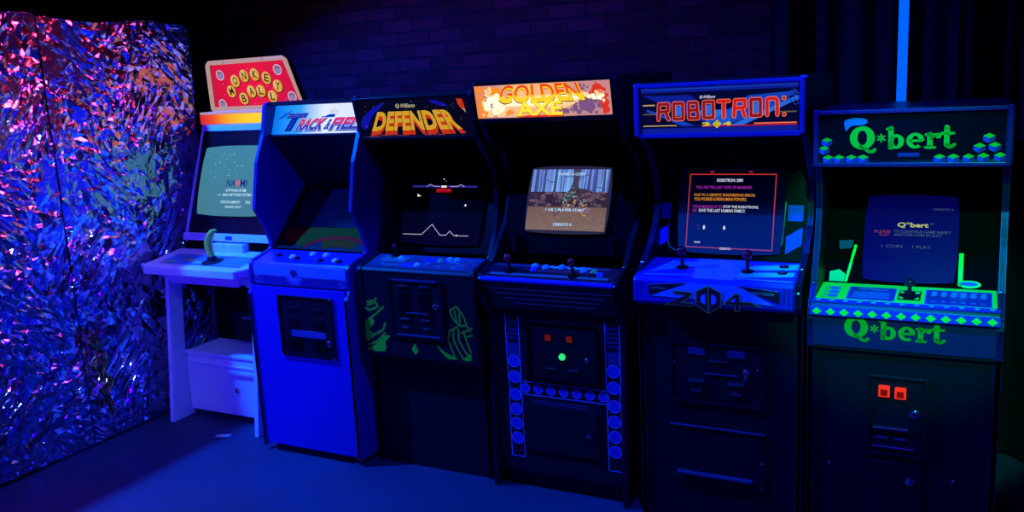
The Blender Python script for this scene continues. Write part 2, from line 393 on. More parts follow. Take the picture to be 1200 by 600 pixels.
# ------------------------------------------------------------------ cabinet parts
GRP = 'arcade cabinets in a row against the brick wall'
def side_panels(t, prof, front, w, m, tm=None, th=0.02):
    for s in (-1, 1):
        a, b_ = sorted((s * w / 2, s * (w / 2 - th)))
        b = MB(); b.prism(prof, a, b_, m); p = b.build('side_panel', t, bevel=0.0015)
        if tm:
            b = MB(); b.band(front, a + 0.0005, b_ - 0.0005, 0.004, tm); b.build('edge_trim', p)
def button(t, p, n, ring, cap, r=0.014):
    b = MB(); b.lathe([(r * 1.25, 0), (r * 1.25, 0.004), (r * 1.05, 0.006), (r * 0.95, 0.003)], p, n, ring)
    b.lathe([(r * 0.9, 0.002), (r * 0.9, 0.009), (r * 0.6, 0.0115), (0.0, 0.012)], p, n, cap)
    return b.build('push_button', t, smooth=True)
def joystick(t, p, n, ball, h=0.065, r=0.017, shaft=steel):
    n = Vector(n).normalized(); p = Vector(p)
    b = MB(); b.lathe([(0.026, 0), (0.026, 0.002), (0.018, 0.004), (0.007, 0.006), (0.007, h)], p, n, black_gloss); o = b.build('joystick', t, smooth=True)
    b = MB(); b.lathe([(r * math.sin(PI * k / 12), h + r - r * math.cos(PI * k / 12) - 0.004) for k in range(13)], p, n, ball); b.build('ball_knob', o, smooth=True)
    return o
def bolt(t, p, n, r=0.006):
    b = MB(); b.lathe([(r, 0), (r, 0.002), (r * 0.7, 0.004), (0, 0.005)], p, n, chrome, 12); return b.build('bolt', t, smooth=True)
def feet(t, w, d, y0=0.04):
    for sx in (-1, 1):
        for y in (y0, d):
            b = MB(); b.lathe([(0.022, 0), (0.022, 0.01), (0.008, 0.014), (0.008, 0.06)], (sx * (w / 2 - 0.05), y, 0), (0, 0, 1), steel); b.build('leveling_foot', t, smooth=True)
def on_bezel(p0, p1, x, z, off):
    d = Vector((p1[0] - p0[0], p1[1] - p0[1])); k = (z - p0[1]) / d.y; d.normalize()
    return Vector((x, p0[0] + (p1[0] - p0[0]) * k, z)) + Vector((0, -d.y, d.x)) * off
def crt(t, art_cb, O, U, V, w, h, m, bulge=0.02, name='screen', power=3.2):
    """curved tube face w x h, centred on O, with rounded corners"""
    bulge = min(bulge, .006)
    bf = lambda u, v: bulge * (1 - (2 * u / w) ** 2 * 0.6) * (1 - (2 * v / h) ** 2 * 0.6) - bulge
    a = Art(O, U, V, bf); n = 18; gu = np.linspace(-1, 1, n); vs = []
    for i in range(n):
        for j in range(n):
            x, y = gu[j], gu[i]
            mx = max(abs(x), abs(y)); ln = (abs(x) ** power + abs(y) ** power) ** (1 / power)
            k = mx / ln if ln > 1e-6 else 1; k = 1 - (1 - k) * 0.27
            vs.append(a.pt(x * k * w / 2, y * k * h / 2, 0))
    a.add(vs, [(i * n + j, i * n + j + 1, (i + 1) * n + j + 1, (i + 1) * n + j) for i in range(n - 1) for j in range(n - 1)], m)
    if art_cb: art_cb(a)
    return a.build(name, t)
def slab(t, name, p0, p1, th, x0, x1, m, bevel=0.0):
    """board between two (y,z) points, th thick behind its front face"""
    d = (Vector(p1) - Vector(p0)).normalized(); n = Vector((d.y, -d.x)) * th     # rising board: back is +y
    q = [p0, p1, (p1[0] + n.x, p1[1] + n.y), (p0[0] + n.x, p0[1] + n.y)]
    b = MB(); b.prism(q, x0, x1, m); return b.build(name, t, bevel=bevel)
def printed(name, t, p0, p1, x0, x1, base, cb, th=0.006, lip=0.0):
    """board from lower front point p0 to upper point p1 (y,z) with printed art; art u = x, v = distance from p0"""
    d = (Vector(p1) - Vector(p0)); L_ = d.length; d.normalize()
    a = Art((0, p0[0], p0[1]), (1, 0, 0), (0, d.x, d.y))
    n = Vector((d.y, -d.x)) * th
    q = [p0, p1, (p1[0] + n.x, p1[1] + n.y), (p0[0] + n.x, p0[1] + n.y)]
    a.prism(q, x0, x1, matte); a.rect(x0, x1, 0, L_, base, 0.4); cb(a, L_)
    return a.build(name, t)
def carcass(t, w, d, ztop, ybk, m, inner=0.0):
    b = MB(); b.box(-w / 2 + 0.02, w / 2 - 0.02, d - 0.02, d, 0.05, ztop, m); b.build('back_panel', t)
def coin_door(t, x0, x1, z0, z1, y, plate=black, frame=black_gloss):
    b = MB(); w = 0.012
    b.box(x0 - w, x0, y - 0.012, y, z0 - w, z1 + w, frame); b.box(x1, x1 + w, y - 0.012, y, z0 - w, z1 + w, frame)
    b.box(x0, x1, y - 0.012, y, z1, z1 + w, frame); b.box(x0, x1, y - 0.012, y, z0 - w, z0, frame)
    f = b.build('coin_door_frame', t, bevel=0.002)
    b = MB(); b.box(x0 + 0.002, x1 - 0.002, y - 0.006, y, z0 + 0.002, z1 - 0.002, plate)
    return b.build('coin_door', t, bevel=0.0015)
def slot_bar(t, x0, x1, z, y, h=0.006, m=steel, name='coin_slot_lip', d=0.01):
    b = MB(); b.box(x0, x1, y - d, y, z - h / 2, z + h / 2, m); return b.build(name, t, bevel=0.001)
def lock(t, x, z, y, r=0.011):
    b = MB(); b.lathe([(r * 1.3, 0), (r * 1.3, 0.004), (r, 0.006), (r, 0.012), (r * 0.6, 0.0135), (0, 0.0135)], (x, y, z), (0, -1, 0), chrome)
    b.box(x - 0.0015, x + 0.0015, y - 0.0142, y - 0.013, z - 0.006, z + 0.006, matte); return b.build('door_lock', t, smooth=True)
def williams(a, u, v, s, m, l=3):
    """circled W maker's mark with its script name"""
    a.ring(u, v, 0.5 * s, 0.5 * s, 0.38 * s, 0.38 * s, m, l, n=16)
    a.stroke([(u - .22 * s, v + .18 * s), (u - .11 * s, v - .2 * s), (u, v + .12 * s), (u + .11 * s, v - .2 * s), (u + .22 * s, v + .18 * s)], .08 * s, m, l)
    a.text('Williams', u + 0.75 * s, u + 4.6 * s, v - .42 * s, v + .5 * s, m, l, 0.01, 0.35)

def qbert_word(a, u0, v0, H, m, l=2):
    """Q*bert in fat rounded slab letters; H = height of the Q"""
    s = H
    def S(pts, w): a.stroke([(u0 + p[0] * s, v0 + p[1] * s) for p in pts], w * s, m, l)
    def R(cx, cy, rx, ry, ix, iy, a0=0, a1=2 * PI): a.ring(u0 + cx * s, v0 + cy * s, rx * s, ry * s, ix * s, iy * s, m, l, a0, a1)
    R(.48, .52, .53, .53, .20, .33)                                       # Q
    S([(.42, .12), (.60, .02), (.75, -.10), (.92, -.12), (1.0, -.02)], .15)
    for k in range(3):                                                    # star
        c, q = math.cos(PI / 2 + k * PI / 3), math.sin(PI / 2 + k * PI / 3)
        S([(1.27 - .17 * c, .50 - .17 * q), (1.27 + .17 * c, .50 + .17 * q)], .075)
    x = 1.55                                                              # b
    S([(x + .12, .08), (x + .12, .92)], .22); S([(x - .04, .90), (x + .12, .92)], .13); R(x + .33, .33, .33, .33, .10, .20); S([(x + .05, .03), (x + .12, .06)], .1)
    x = 2.33                                                              # e
    R(x + .33, .36, .36, .35, .13, .22, 0.0, 1.72 * PI); S([(x + .14, .36), (x + .60, .36)], .11)
    x = 3.10                                                              # r
    S([(x + .14, .08), (x + .14, .62)], .22); S([(x - .02, .62), (x + .12, .64)], .12); S([(x - .02, .05), (x + .34, .05)], .12); S([(x + .16, .45), (x + .30, .60), (x + .44, .60)], .15); a.disc(u0 + (x + .47) * s, v0 + .56 * s, .12 * s, m, l)
    x = 3.70                                                              # t
    S([(x + .20, .16), (x + .20, .92)], .22); S([(x + .0, .66), (x + .46, .66)], .13); S([(x + .20, .16), (x + .28, .07), (x + .40, .07), (x + .50, .16)], .15)
def cube(a, u, v, r, top, left, right, l=2):
    """one isometric block"""
    a.poly([(u - r, v), (u, v - r * .5), (u + r, v), (u, v + r * .5)], top, l)
    a.poly([(u - r, v), (u, v - r * .5), (u, v - r * 1.4), (u - r, v - r * .9)], left, l)
    a.poly([(u + r, v), (u, v - r * .5), (u, v - r * 1.4), (u + r, v - r * .9)], right, l)
def blob(a, pts, m, l, n=6):
    """closed smooth patch through points"""
    P = [Vector(p) for p in pts]; out = []; k = len(P)
    for i in range(k):
        p0, p1, p2, p3 = P[i - 1], P[i], P[(i + 1) % k], P[(i + 2) % k]
        for j in range(n):
            t = j / n; out.append(tuple(0.5 * ((2 * p1) + (p2 - p0) * t + (2 * p0 - 5 * p1 + 4 * p2 - p3) * t * t + (3 * p1 - p0 - 3 * p2 + p3) * t ** 3)))
    a.poly(out, m, l)

# ================================================================== 1 white cabinet with the banana lever
def white_cabinet():
    t = thing('arcade_cabinet', 'white arcade cabinet with red billboard on top and banana lever, beside foil wall', 'arcade cabinet', (-3.80, 3.42, 0), GRP)
    X = 0.345
    # lower box
    b = MB(); b.box(-X + .03, X - .03, .16, .80, .035, .40, white); b.build('base_cabinet', t, bevel=0.006)
    b = MB(); b.prism([(.135, .045), (.16, .045), (.16, .372), (.142, .372)], -X + .045, X - .045, white); f = b.build('front_door', t, bevel=0.004)
    b = MB(); b.box(-X + .05, X - .05, .128, .142, .335, .345, white); b.build('ridge', f, bevel=0.003)
    b = MB(); b.box(-X + .035, X - .035, .138, .17, .385, .402, white); b.build('top_lip', t, bevel=0.004)
    b = MB(); b.box(.02, .28, .126, .14, .295, .318, white_plastic); b.build('pull_handle', f, bevel=0.003)
    lock(f, .085, .20, .139, .012)
    for s in (-1, 1):
        a, c = sorted((s * X, s * (X - .03)))
        b = MB(); b.prism([(0, 0), (.05, .41), (.10, .90), (.20, .90), (.155, .41), (.17, .03), (.17, 0)], a, c, white); b.build('side_fin', t, bevel=0.004)
    b = MB(); b.box(-X + .03, X - .03, .42, .45, .40, .90, matte); b.build('knee_panel', t)
    b = MB(); b.box(-.12, .12, .36, .42, .42, .60, black); b.box(-.03, .10, .345, .36, .56, .575, steel); b.build('meter_box', t, bevel=.004)
    # tray
    tl = lambda x, y: 0.16 * (y + .02)
    outl = [(-.375, -.02), (.31, -.02), (.37, .04), (.37, .28), (-.385, .28), (-.395, .0)]
    b = MB(); b.plan(outl, .895, .945, white, tl); cp = b.build('control_panel', t, bevel=0.008)
    a = Art((0, 0, .945 + tl(0, 0) + .001), (1, 0, 0), (0, 1, .16))
    dk = mat('tray_print_blue', (0.08, 0.28, 0.62), 0.25); gr = mat('tray_print_green', (.22, .55, .15), .3)
    a.rect(-.30, .31, .03, .185, dk, 1); 
    for (u, v, r1, r2) in ((-.24, .06, .05, .02), (-.12, .10, .06, .02), (-.20, .15, .03, .012), (-.03, .07, .05, .014)): a.disc(u, v, r1, gr, 2, r2)
    a.disc(-.285, .05, .025, mat('tray_print_pink', (.8, .25, .5), .3), 3, .012)
    a.build('tray_print', cp)
    b = MB(); b.plan([(-.26, .06), (.26, .06), (.26, .30), (-.26, .30)], .82, .896, white, tl); b.build('tray_housing', t, bevel=.006)
    for s in (-1, 1):
        a_, c_ = sorted((s * .33, s * .26)); b = MB(); b.prism([(.05, .90), (.26, .92), (.26, .82), (.12, .82)], a_, c_, white); b.build('tray_bracket', t, bevel=.005)
    # lever
    p = Vector((.055, .095, .945 + tl(0, .095)))
    b = MB(); b.lathe([(.062, 0), (.062, .003), (.045, .006), (.03, .012), (.026, .028), (.02, .034)], p, (0, -.16, 1), black); b.build('lever_boot', t, smooth=True)
    pts = []; rad = []
    for i in range(15):
        k = i / 14; ang = -0.15 + 1.15 * k ** 1.4
        pts.append(p + Vector((-.022 * math.sin(PI * k) * 1.1 + .035 * k ** 2.2, 0, .028 + .165 * k - .012 * k ** 3)))
        rad.append(.007 + .0155 * math.sin(PI * min(1, .12 + .80 * k)) ** .6 if k < .97 else .006)
    pts += [pts[-1] + Vector((.012, 0, .002)), pts[-1] + Vector((.022, 0, -.003))]; rad += [.0045, .003]
    b = MB(); b.tube(pts, rad, mat('banana_plastic', (.72, .75, .06), .35), 8); bn = b.build('banana_lever', t, smooth=True)
    b = MB(); b.box(-.10, .15, .235, .30, .975, 1.035, white); b.build('centre_block', t, bevel=.006)
    for s in (-1, 1):
        a_, c_ = sorted((s * .36, (.15 if s > 0 else -.10))); b = MB(); b.box(a_, c_, .285, .33, .955, 1.04, matte); b.build('speaker_grille', t)
    # monitor head
    prof = [(.27, 1.045), (.285, 1.03), (.80, 1.03), (.80, 1.775), (.54, 1.775), (.515, 1.70)]
    for s in (-1, 1):
        a_, c_ = sorted((s * .345, s * .331)); b = MB(); b.prism(prof, a_, c_, white); b.build('head_side', t, bevel=.006)
    slab(t, 'monitor_bezel', (.285, 1.05), (.52, 1.69), .02, -.326, .326, black_gloss)
    b = MB(); b.box(-.326, .326, .30, .79, 1.03, 1.05, white); b.box(-.326, .326, .54, .79, 1.755, 1.775, white); b.box(-.326, .326, .77, .79, 1.05, 1.755, white); b.build('head_shell', t)
    b = MB(); b.prism([(.262, 1.045), (.285, 1.045), (.297, 1.085), (.272, 1.085)], -.345, .345, white); lb = b.build('lower_bar', t, bevel=.003)
    b = MB(); b.prism([(.262, 1.055), (.27, 1.055), (.275, 1.076), (.267, 1.076)], -.005, .045, mat('badge_blue', (.02, .05, .35), .3)); b.build('badge', lb)
    d = Vector((0, .235, .64)).normalized()
    def naomi(a):
        nv = glow('screen_navy', (.004, .03, .18), 1); wt = glow('screen_white', (.55, .8, .9), 1.0); rd = glow('screen_pink', (.45, .16, .2), 1)
        for s_, u0, u1 in (('N', -.056, -.024), ('A', -.02, .012), ('M', .048, .086), ('I', .094, .101)): a.text(s_, u0, u1, -.035, .005, nv, 2, .012)
        a.disc(.03, -.015, .02, rd, 2)
        a.text('SOFTWARE SYSTEM', -.055, .10, -.066, -.05, wt, 2, .015); a.text('SEGA NETWORK SYSTEM', -.075, .14, -.092, -.076, wt, 2, .015)
        a.stroke([(-.115, -.085), (-.088, -.085)], .003, wt, 2); a.stroke([(.15, -.085), (.18, -.085)], .003, wt, 2)
        a.text('CHECKING MEMORY', -.085, .07, -.135, -.119, wt, 2, .01); a.text('70%', .105, .145, -.135, -.119, wt, 2, .01); a.text('PLEASE WAIT', -.045, .08, -.162, -.148, wt, 2, .01)
        r = random.Random(3)
        for _ in range(26): a.disc(r.uniform(-.24, .05), r.uniform(.02, .17), .0022, wt, 2, n=6)
    crt(t, naomi, on_bezel((.285, 1.05), (.52, 1.69), -.005, 1.375, .018), (1, 0, 0), d, .555, .42,
        glow('screen_teal', (.055, .20, .27), 1.0, ramp=[(0, (.06, .20, .27)), (1, (.05, .23, .32))], axis=2, lo=1.15, hi=1.58), .012)
    # header strip
    b = MB(); b.box(-.34, .34, .51, .54, 1.648, 1.703, white); b.build('header_band', t, bevel=.003)
    b = MB(); b.box(-.342, .342, .503, .56, 1.704, 1.758, glow('header_light', (1, .3, .02), 1.05, ramp=[(0, (.65, .015, .04)), (.22, (.85, .07, .02)), (.5, (1, .38, .02)), (.85, (1, .62, .03))], axis=0, lo=-.34, hi=.12)); b.build('header_light', t, bevel=.003)
    b = MB(); b.box(-.342, .342, .505, .57, 1.760, 1.774, glow('pinkish_white', (.55, .36, .55), .8)); b.build('header_cap', t, bevel=.003)
    # billboard
    yb, zb, yt, zt = .635, 1.787, .575, 2.06
    out = [(-.352, zb), (-.30, zt - .012), (-.285, zt), (.285, zt), (.30, zt - .012), (.352, zb)]
    yy = lambda z: yb + (yt - yb) * (z - zb) / (zt - zb)
    def plate(o, dy0, dy1, m, b):
        n = len(o); vs = [(x, yy(z) + dy0, z) for x, z in o] + [(x, yy(z) + dy1, z) for x, z in o]
        b.add(vs, [tuple(range(n)), tuple(range(n, 2 * n))[::-1]] + [(i, n + i, n + (i + 1) % n, (i + 1) % n) for i in range(n)], m)
    b = MB(); plate(out[::-1], .0, .05, black, b); bb = b.build('billboard_box', t)
    b = MB(); loop = [(x, yy(z) - .008, z) for x, z in out] + [(out[0][0], yy(out[0][1]) - .008, out[0][1])]
    b.tube(loop, .013, glow('pale_frame', (.55, .33, .30), .85), 8); b.build('billboard_frame', bb, smooth=True)
    a = Art((0, yb - .002, zb), (1, 0, 0), (0, yt - yb, zt - zb)); H = math.hypot(yt - yb, zt - zb)
    red = glow('billboard_red', (.72, .008, .05), 1.0, ramp=[(0, (.62, .006, .04)), (.5, (.80, .01, .05)), (1, (.62, .006, .05))], axis=0, lo=-.33, hi=.33)
    yel = glow('billboard_yellow', (.72, .40, .05), .95); gry = glow('billboard_grey', (.32, .22, .38), .9); bk = glow('billboard_black', (.03, .008, .005), 1); pl = glow('billboard_pale', (.8, .5, .55), .9)
    a.poly([(-.335, .008), (.335, .008), (.282, H - .012), (-.282, H - .012)], red, 1)
    for u, v in ((-.225, .205), (.225, .215), (.285, .055), (-.265, .03)):
        a.disc(u, v, .031, gry, 2, .031); a.ring(u, v, .031, .031, .026, .026, pl, 3)
        a.ring(u, v, .018, .018, .014, .014, bk, 3, .3, 2.6)
    for ch, u, v, r in (('M', -.168, .105, .25), ('O', -.118, .165, .2), ('N', -.038, .192, .05), ('K', .045, .196, -.05), ('E', .128, .172, -.2), ('Y', .198, .122, -.25), ('B', -.085, .058, .1), ('A', -.012, .098, .1), ('L', .062, .098, -.05), ('L', .140, .062, -.1)):
        a.disc(u + .004, v - .004, .035, bk, 2, .038); a.disc(u, v, .034, yel, 3, .037); a.disc(u - .008, v + .010, .022, glow('billboard_pale_yellow', (.8, .52, .16), .95), 4, .022)
        c, s_ = math.cos(r), math.sin(r)
        a.text(ch, u - .015, u + .017, v - .021, v + .024, bk, 5, .02, fn=lambda x, y, c=c, s_=s_, u=u, v=v: (u + (x - u) * c - (y - v) * s_, v + (x - u) * s_ + (y - v) * c))
    r = random.Random(9)
    for _ in range(22): a.disc(r.uniform(-.29, .29), r.uniform(.02, H - .03), r.uniform(.0015, .004), glow('billboard_violet', (.55, .12, .7), 1), 2, n=6)
    a.build('billboard_print', bb)
    for s in (-1, 1): bolt(bb, (s * .15, yt - .022, zt - .002), (0, -1, 0), .004)
white_cabinet()

# ================================================================== 2 blue cabinet
def blue_cabinet():
    w = .64; t = thing('arcade_cabinet', 'blue-fronted arcade cabinet with bright blue and white lit marquee, right of the white one', 'arcade cabinet', (-2.99, 3.314, 0), GRP)
    fr = [(0, .03), (0, .86), (.028, .90), (.030, 1.012), (.045, 1.028), (.19, 1.062), (.192, 1.09), (.165, 1.17), (.098, 1.285), (.15, 1.52), (.218, 1.66), (.25, 1.80), (.275, 1.82)]
    prof = fr + [(.78, 1.82), (.78, .03)]
    side_panels(t, prof, fr[::-1], w, mat('blue_side', (.02, .02, .30), .4, bump=.05, bscale=200), mat('blue_edge_trim', (.05, .05, .40), .3))
    carcass(t, w, .78, 1.80, 0, black)
    I = w / 2 - .02
    slab(t, 'front_panel', (.008, .045), (.008, .90), .018, -I, I, blue_paint)
    b = MB(); b.box(-I, I, .03, .76, .05, .07, matte); b.build('floor_board', t)
    b = MB(); b.box(-I, I, .28, .775, 1.80, 1.82, black); b.build('top_panel', t)
    feet(t, w, .70)
    # coin door
    d = coin_door(t, -.112, .212, .56, .852, .008, navy, black_gloss)
    for x in (-.03, .13): slot_bar(d, x - .035, x + .035, .80, .003, .012, navy, 'coin_slot_lip'); slot_bar(d, x - .03, x + .03, .73, .003, .03, black_gloss, 'coin_reject', .014)
    slot_bar(d, -.05, .17, .67, .003, .035, mat('coin_plate_blue', (.06, .06, .25), .4), 'price_plate', .004)
    for x in (-.03, .13): slot_bar(d, x - .04, x + .04, .615, .003, .05, matte, 'coin_return', .012)
    lock(d, .185, .63, .002)
    for x, z in ((-.118, .858), (.218, .858), (-.118, .554), (.218, .554)): bolt(d, (x, -.004, z), (0, -1, 0), .005)
    # control panel: rolled metal tray
    P = [(.038, .905), (.036, 1.005), (.045, 1.02), (.19, 1.056), (.19, 1.03), (.06, 1.0), (.06, .905)]
    b = MB(); b.prism(P, -I, I, mat('panel_blue', (.02, .02, .75), .35)); cp = b.build('control_panel', t, bevel=.003)
    a = Art((0, .0365, .905), (1, 0, 0), (0, -.002, .1))
    a.rect(-I, I, .0, .048, mat('field_blue', (.01, .01, .20), .4), 1); a.rect(-I, I, .048, .10, mat('sunset_blue', (.06, .22, .75), .4), 1)
    a.poly([(-I, .046), (-.2, .052), (-.1, .046), (.0, .05), (.12, .045), (.22, .05), (I, .046), (I, .04), (-I, .04)], mat('skyline_dark', (.02, .02, .2), .5), 2)
    dots = mat('crowd_dots', (.3, .3, .85), .5); r = random.Random(2)
    for s in (-1, 1):
        for _ in range(45):
            x = abs(r.gauss(0, .035)); a.disc(s * (I - x - .003), r.uniform(.004, .065) * max(.2, 1 - x / .1), .0018, dots, 3, n=5)
    dk = mat('figure_dark', (.02, .02, .12), .5)
    for k in range(9):                              # splash of motion lines under the dark cap
        an = PI * (1.05 + .9 * k / 8); a.stroke([(-.03 + .01 * math.cos(an), .045 + .008 * math.sin(an)), (-.03 + .05 * math.cos(an), .045 + .042 * math.sin(an))], .004, dots, 3)
    blob(a, [(-.05, .062), (-.045, .082), (-.02, .085), (-.005, .070), (-.01, .055), (-.035, .05)], dk, 4)
    a.build('panel_print', cp)
    n = (0, -.24, .97)
    cpz = lambda y: 1.02 + (y - .045) * .248
    for x, y, c in ((-.19, .12, black_gloss), (-.095, .115, white_plastic), (.005, .155, white_plastic), (.095, .15, white_plastic), (.19, .10, white_plastic), (-.05, .095, black_gloss), (.108, .085, black_gloss), (.225, .085, black_gloss)):
        button(cp, (x, y, cpz(y)), n, black if c == black_gloss else white_plastic, c, .0145)
    for x, y in ((-.305, .10), (.305, .10)): bolt(cp, (x, y, cpz(y) + .002), n, .005)
    for s in (-1, 1): bolt(t, (s * (w / 2 - .01), .185, 1.064), (0, -.3, 1), .007)
    bolt(t, (w / 2 - .01, .043, 1.028), (0, -.5, .9), .006)
    # inside: hood, bezel, screen
    slab(t, 'speaker_panel', (.50, 1.36), (.25, 1.645), .012, -I, I, black)
    dv = Vector((0, .26, .30)).normalized()
    slab(t, 'monitor_bezel', (.20, 1.062), (.50, 1.36), .012, -I, I, mat('bezel_blue', (.002, .002, .006), .35, spec=.06))
    a = Art((0, .20, 1.062), (1, 0, 0), (0, .30, .298))
    lane = [mat('lane_grey', (.16, .05, .006), .8, spec=.03), mat('lane_green', (.06, .09, .006), .8, spec=.03), mat('lane_red', (.9, .02, .01), .8, spec=.03), mat('lane_olive', (.2, .07, .005), .8, spec=.03), mat('lane_blue', (.004, .004, .03), .8, spec=.03)]
    for k, (r0, r1, m) in enumerate(((.46, .40, 0), (.40, .37, 3), (.37, .31, 1), (.31, .29, 2), (.29, .24, 3), (.24, .20, 4))):
        aa = [p for p in np.linspace(.8, 2.4, 60) if abs(.12 + r0 * 1.2 * math.cos(p)) < I - .005 and -.22 + r1 * math.sin(p) > .005]
        if aa: a.ring(.12, -.22, r0 * 1.2, r0, r1 * 1.2, r1, lane[m], 1, min(aa), max(aa), 24)
    a.build('bezel_print', t)
    crt(t, None, on_bezel((.20, 1.062), (.50, 1.36), 0, 1.245, .016), (1, 0, 0), dv, .46, .24, glass, .012)
    # marquee
    p0, p1 = (.275, 1.648), (.335, 1.80)
    base = glow('marquee_ice', (.2, .6, 1), 1.0, ramp=[(0, (.0, .16, .85)), (.3, (.03, .38, .95)), (.55, (.75, .85, 1)), (.85, (.7, .8, 1)), (1, (.05, .22, .9))], axis=0, lo=-.31, hi=.31)
    def art(a, H):
        bl = glow('track_blue', (.0, .012, .30), 1); rd = glow('track_red', (.60, .012, .05), 1); wt = glow('track_white', (.72, .80, 1), 1); pk = glow('track_pink', (.7, .5, .6), .9); nv = glow('track_navy', (.0, .03, .45), 1)
        sh = .55
        q = lambda u, v: (u + sh * (v - H / 2), v)
        T = [(-.215, .115), (-.085, .115), (-.085, .088), (-.135, .088), (-.135, .018), (-.18, .018), (-.18, .088), (-.215, .088)]
        a.poly([q(*p) for p in T], bl, 3)
        for i in range(3):
            for j in range(11): a.disc(*q(-.208 + j * .0125, .095 + i * .0075), .0014, wt, 4, n=5)
        for k in range(5): a.disc(*q(-.158, .03 + k * .011), .0014, wt, 4, n=5)
        for s_, u0, u1, v0, v1 in (('RACK', -.125, .045, .020, .085), ('FIELD', .095, .33, .020, .085)):
            a.text(s_, u0 - .003, u1 + .006, v0 - .006, v1 + .002, bl, 3, .10, sh); a.text(s_, u0 - .002, u1 + .002, v0, v1 + .003, wt, 4, .075, sh)
            a.text(s_, u0, u1, v0 + .001, v1, glow('track_letter', (.6, .02, .05), 1, ramp=[(0, (.02, .04, .4)), (.42, (.05, .04, .4)), (.55, (.62, .015, .05)), (1, (.7, .02, .05))], axis=2, lo=1.665, hi=1.73), 5, .05, sh)
        a.text('&', .055, .088, .022, .078, bl, 4, .03, sh)
        a.rect(.02, .10, .088, .094, nv, 3); a.poly([q(.03, .09), q(.10, .09), q(.09, .105), q(.05, .102)], bl, 3)
        for u, v in ((.055, .115), (.075, .122), (.095, .112)): a.ring(u + .02, v, .010, .010, .006, .006, pk, 4, n=12)
        for k in range(4): a.stroke([q(-.27 + k * .006, .085 + k * .009), q(-.225 + k * .006, .10 + k * .009)], .0035, nv, 3)
    printed('marquee', t, p0, p1, -I, I, base, art)
    b = MB(); b.box(-I, I, .262, .285, 1.632, 1.648, mat('retainer_blue', (.02, .02, .35), .3)); b.build('marquee_retainer', t, bevel=.002)
    b = MB(); b.box(-I, I, .30, .345, 1.798, 1.812, mat('retainer_blue', (.02, .02, .35), .3)); b.build('marquee_retainer', t, bevel=.002)
blue_cabinet()

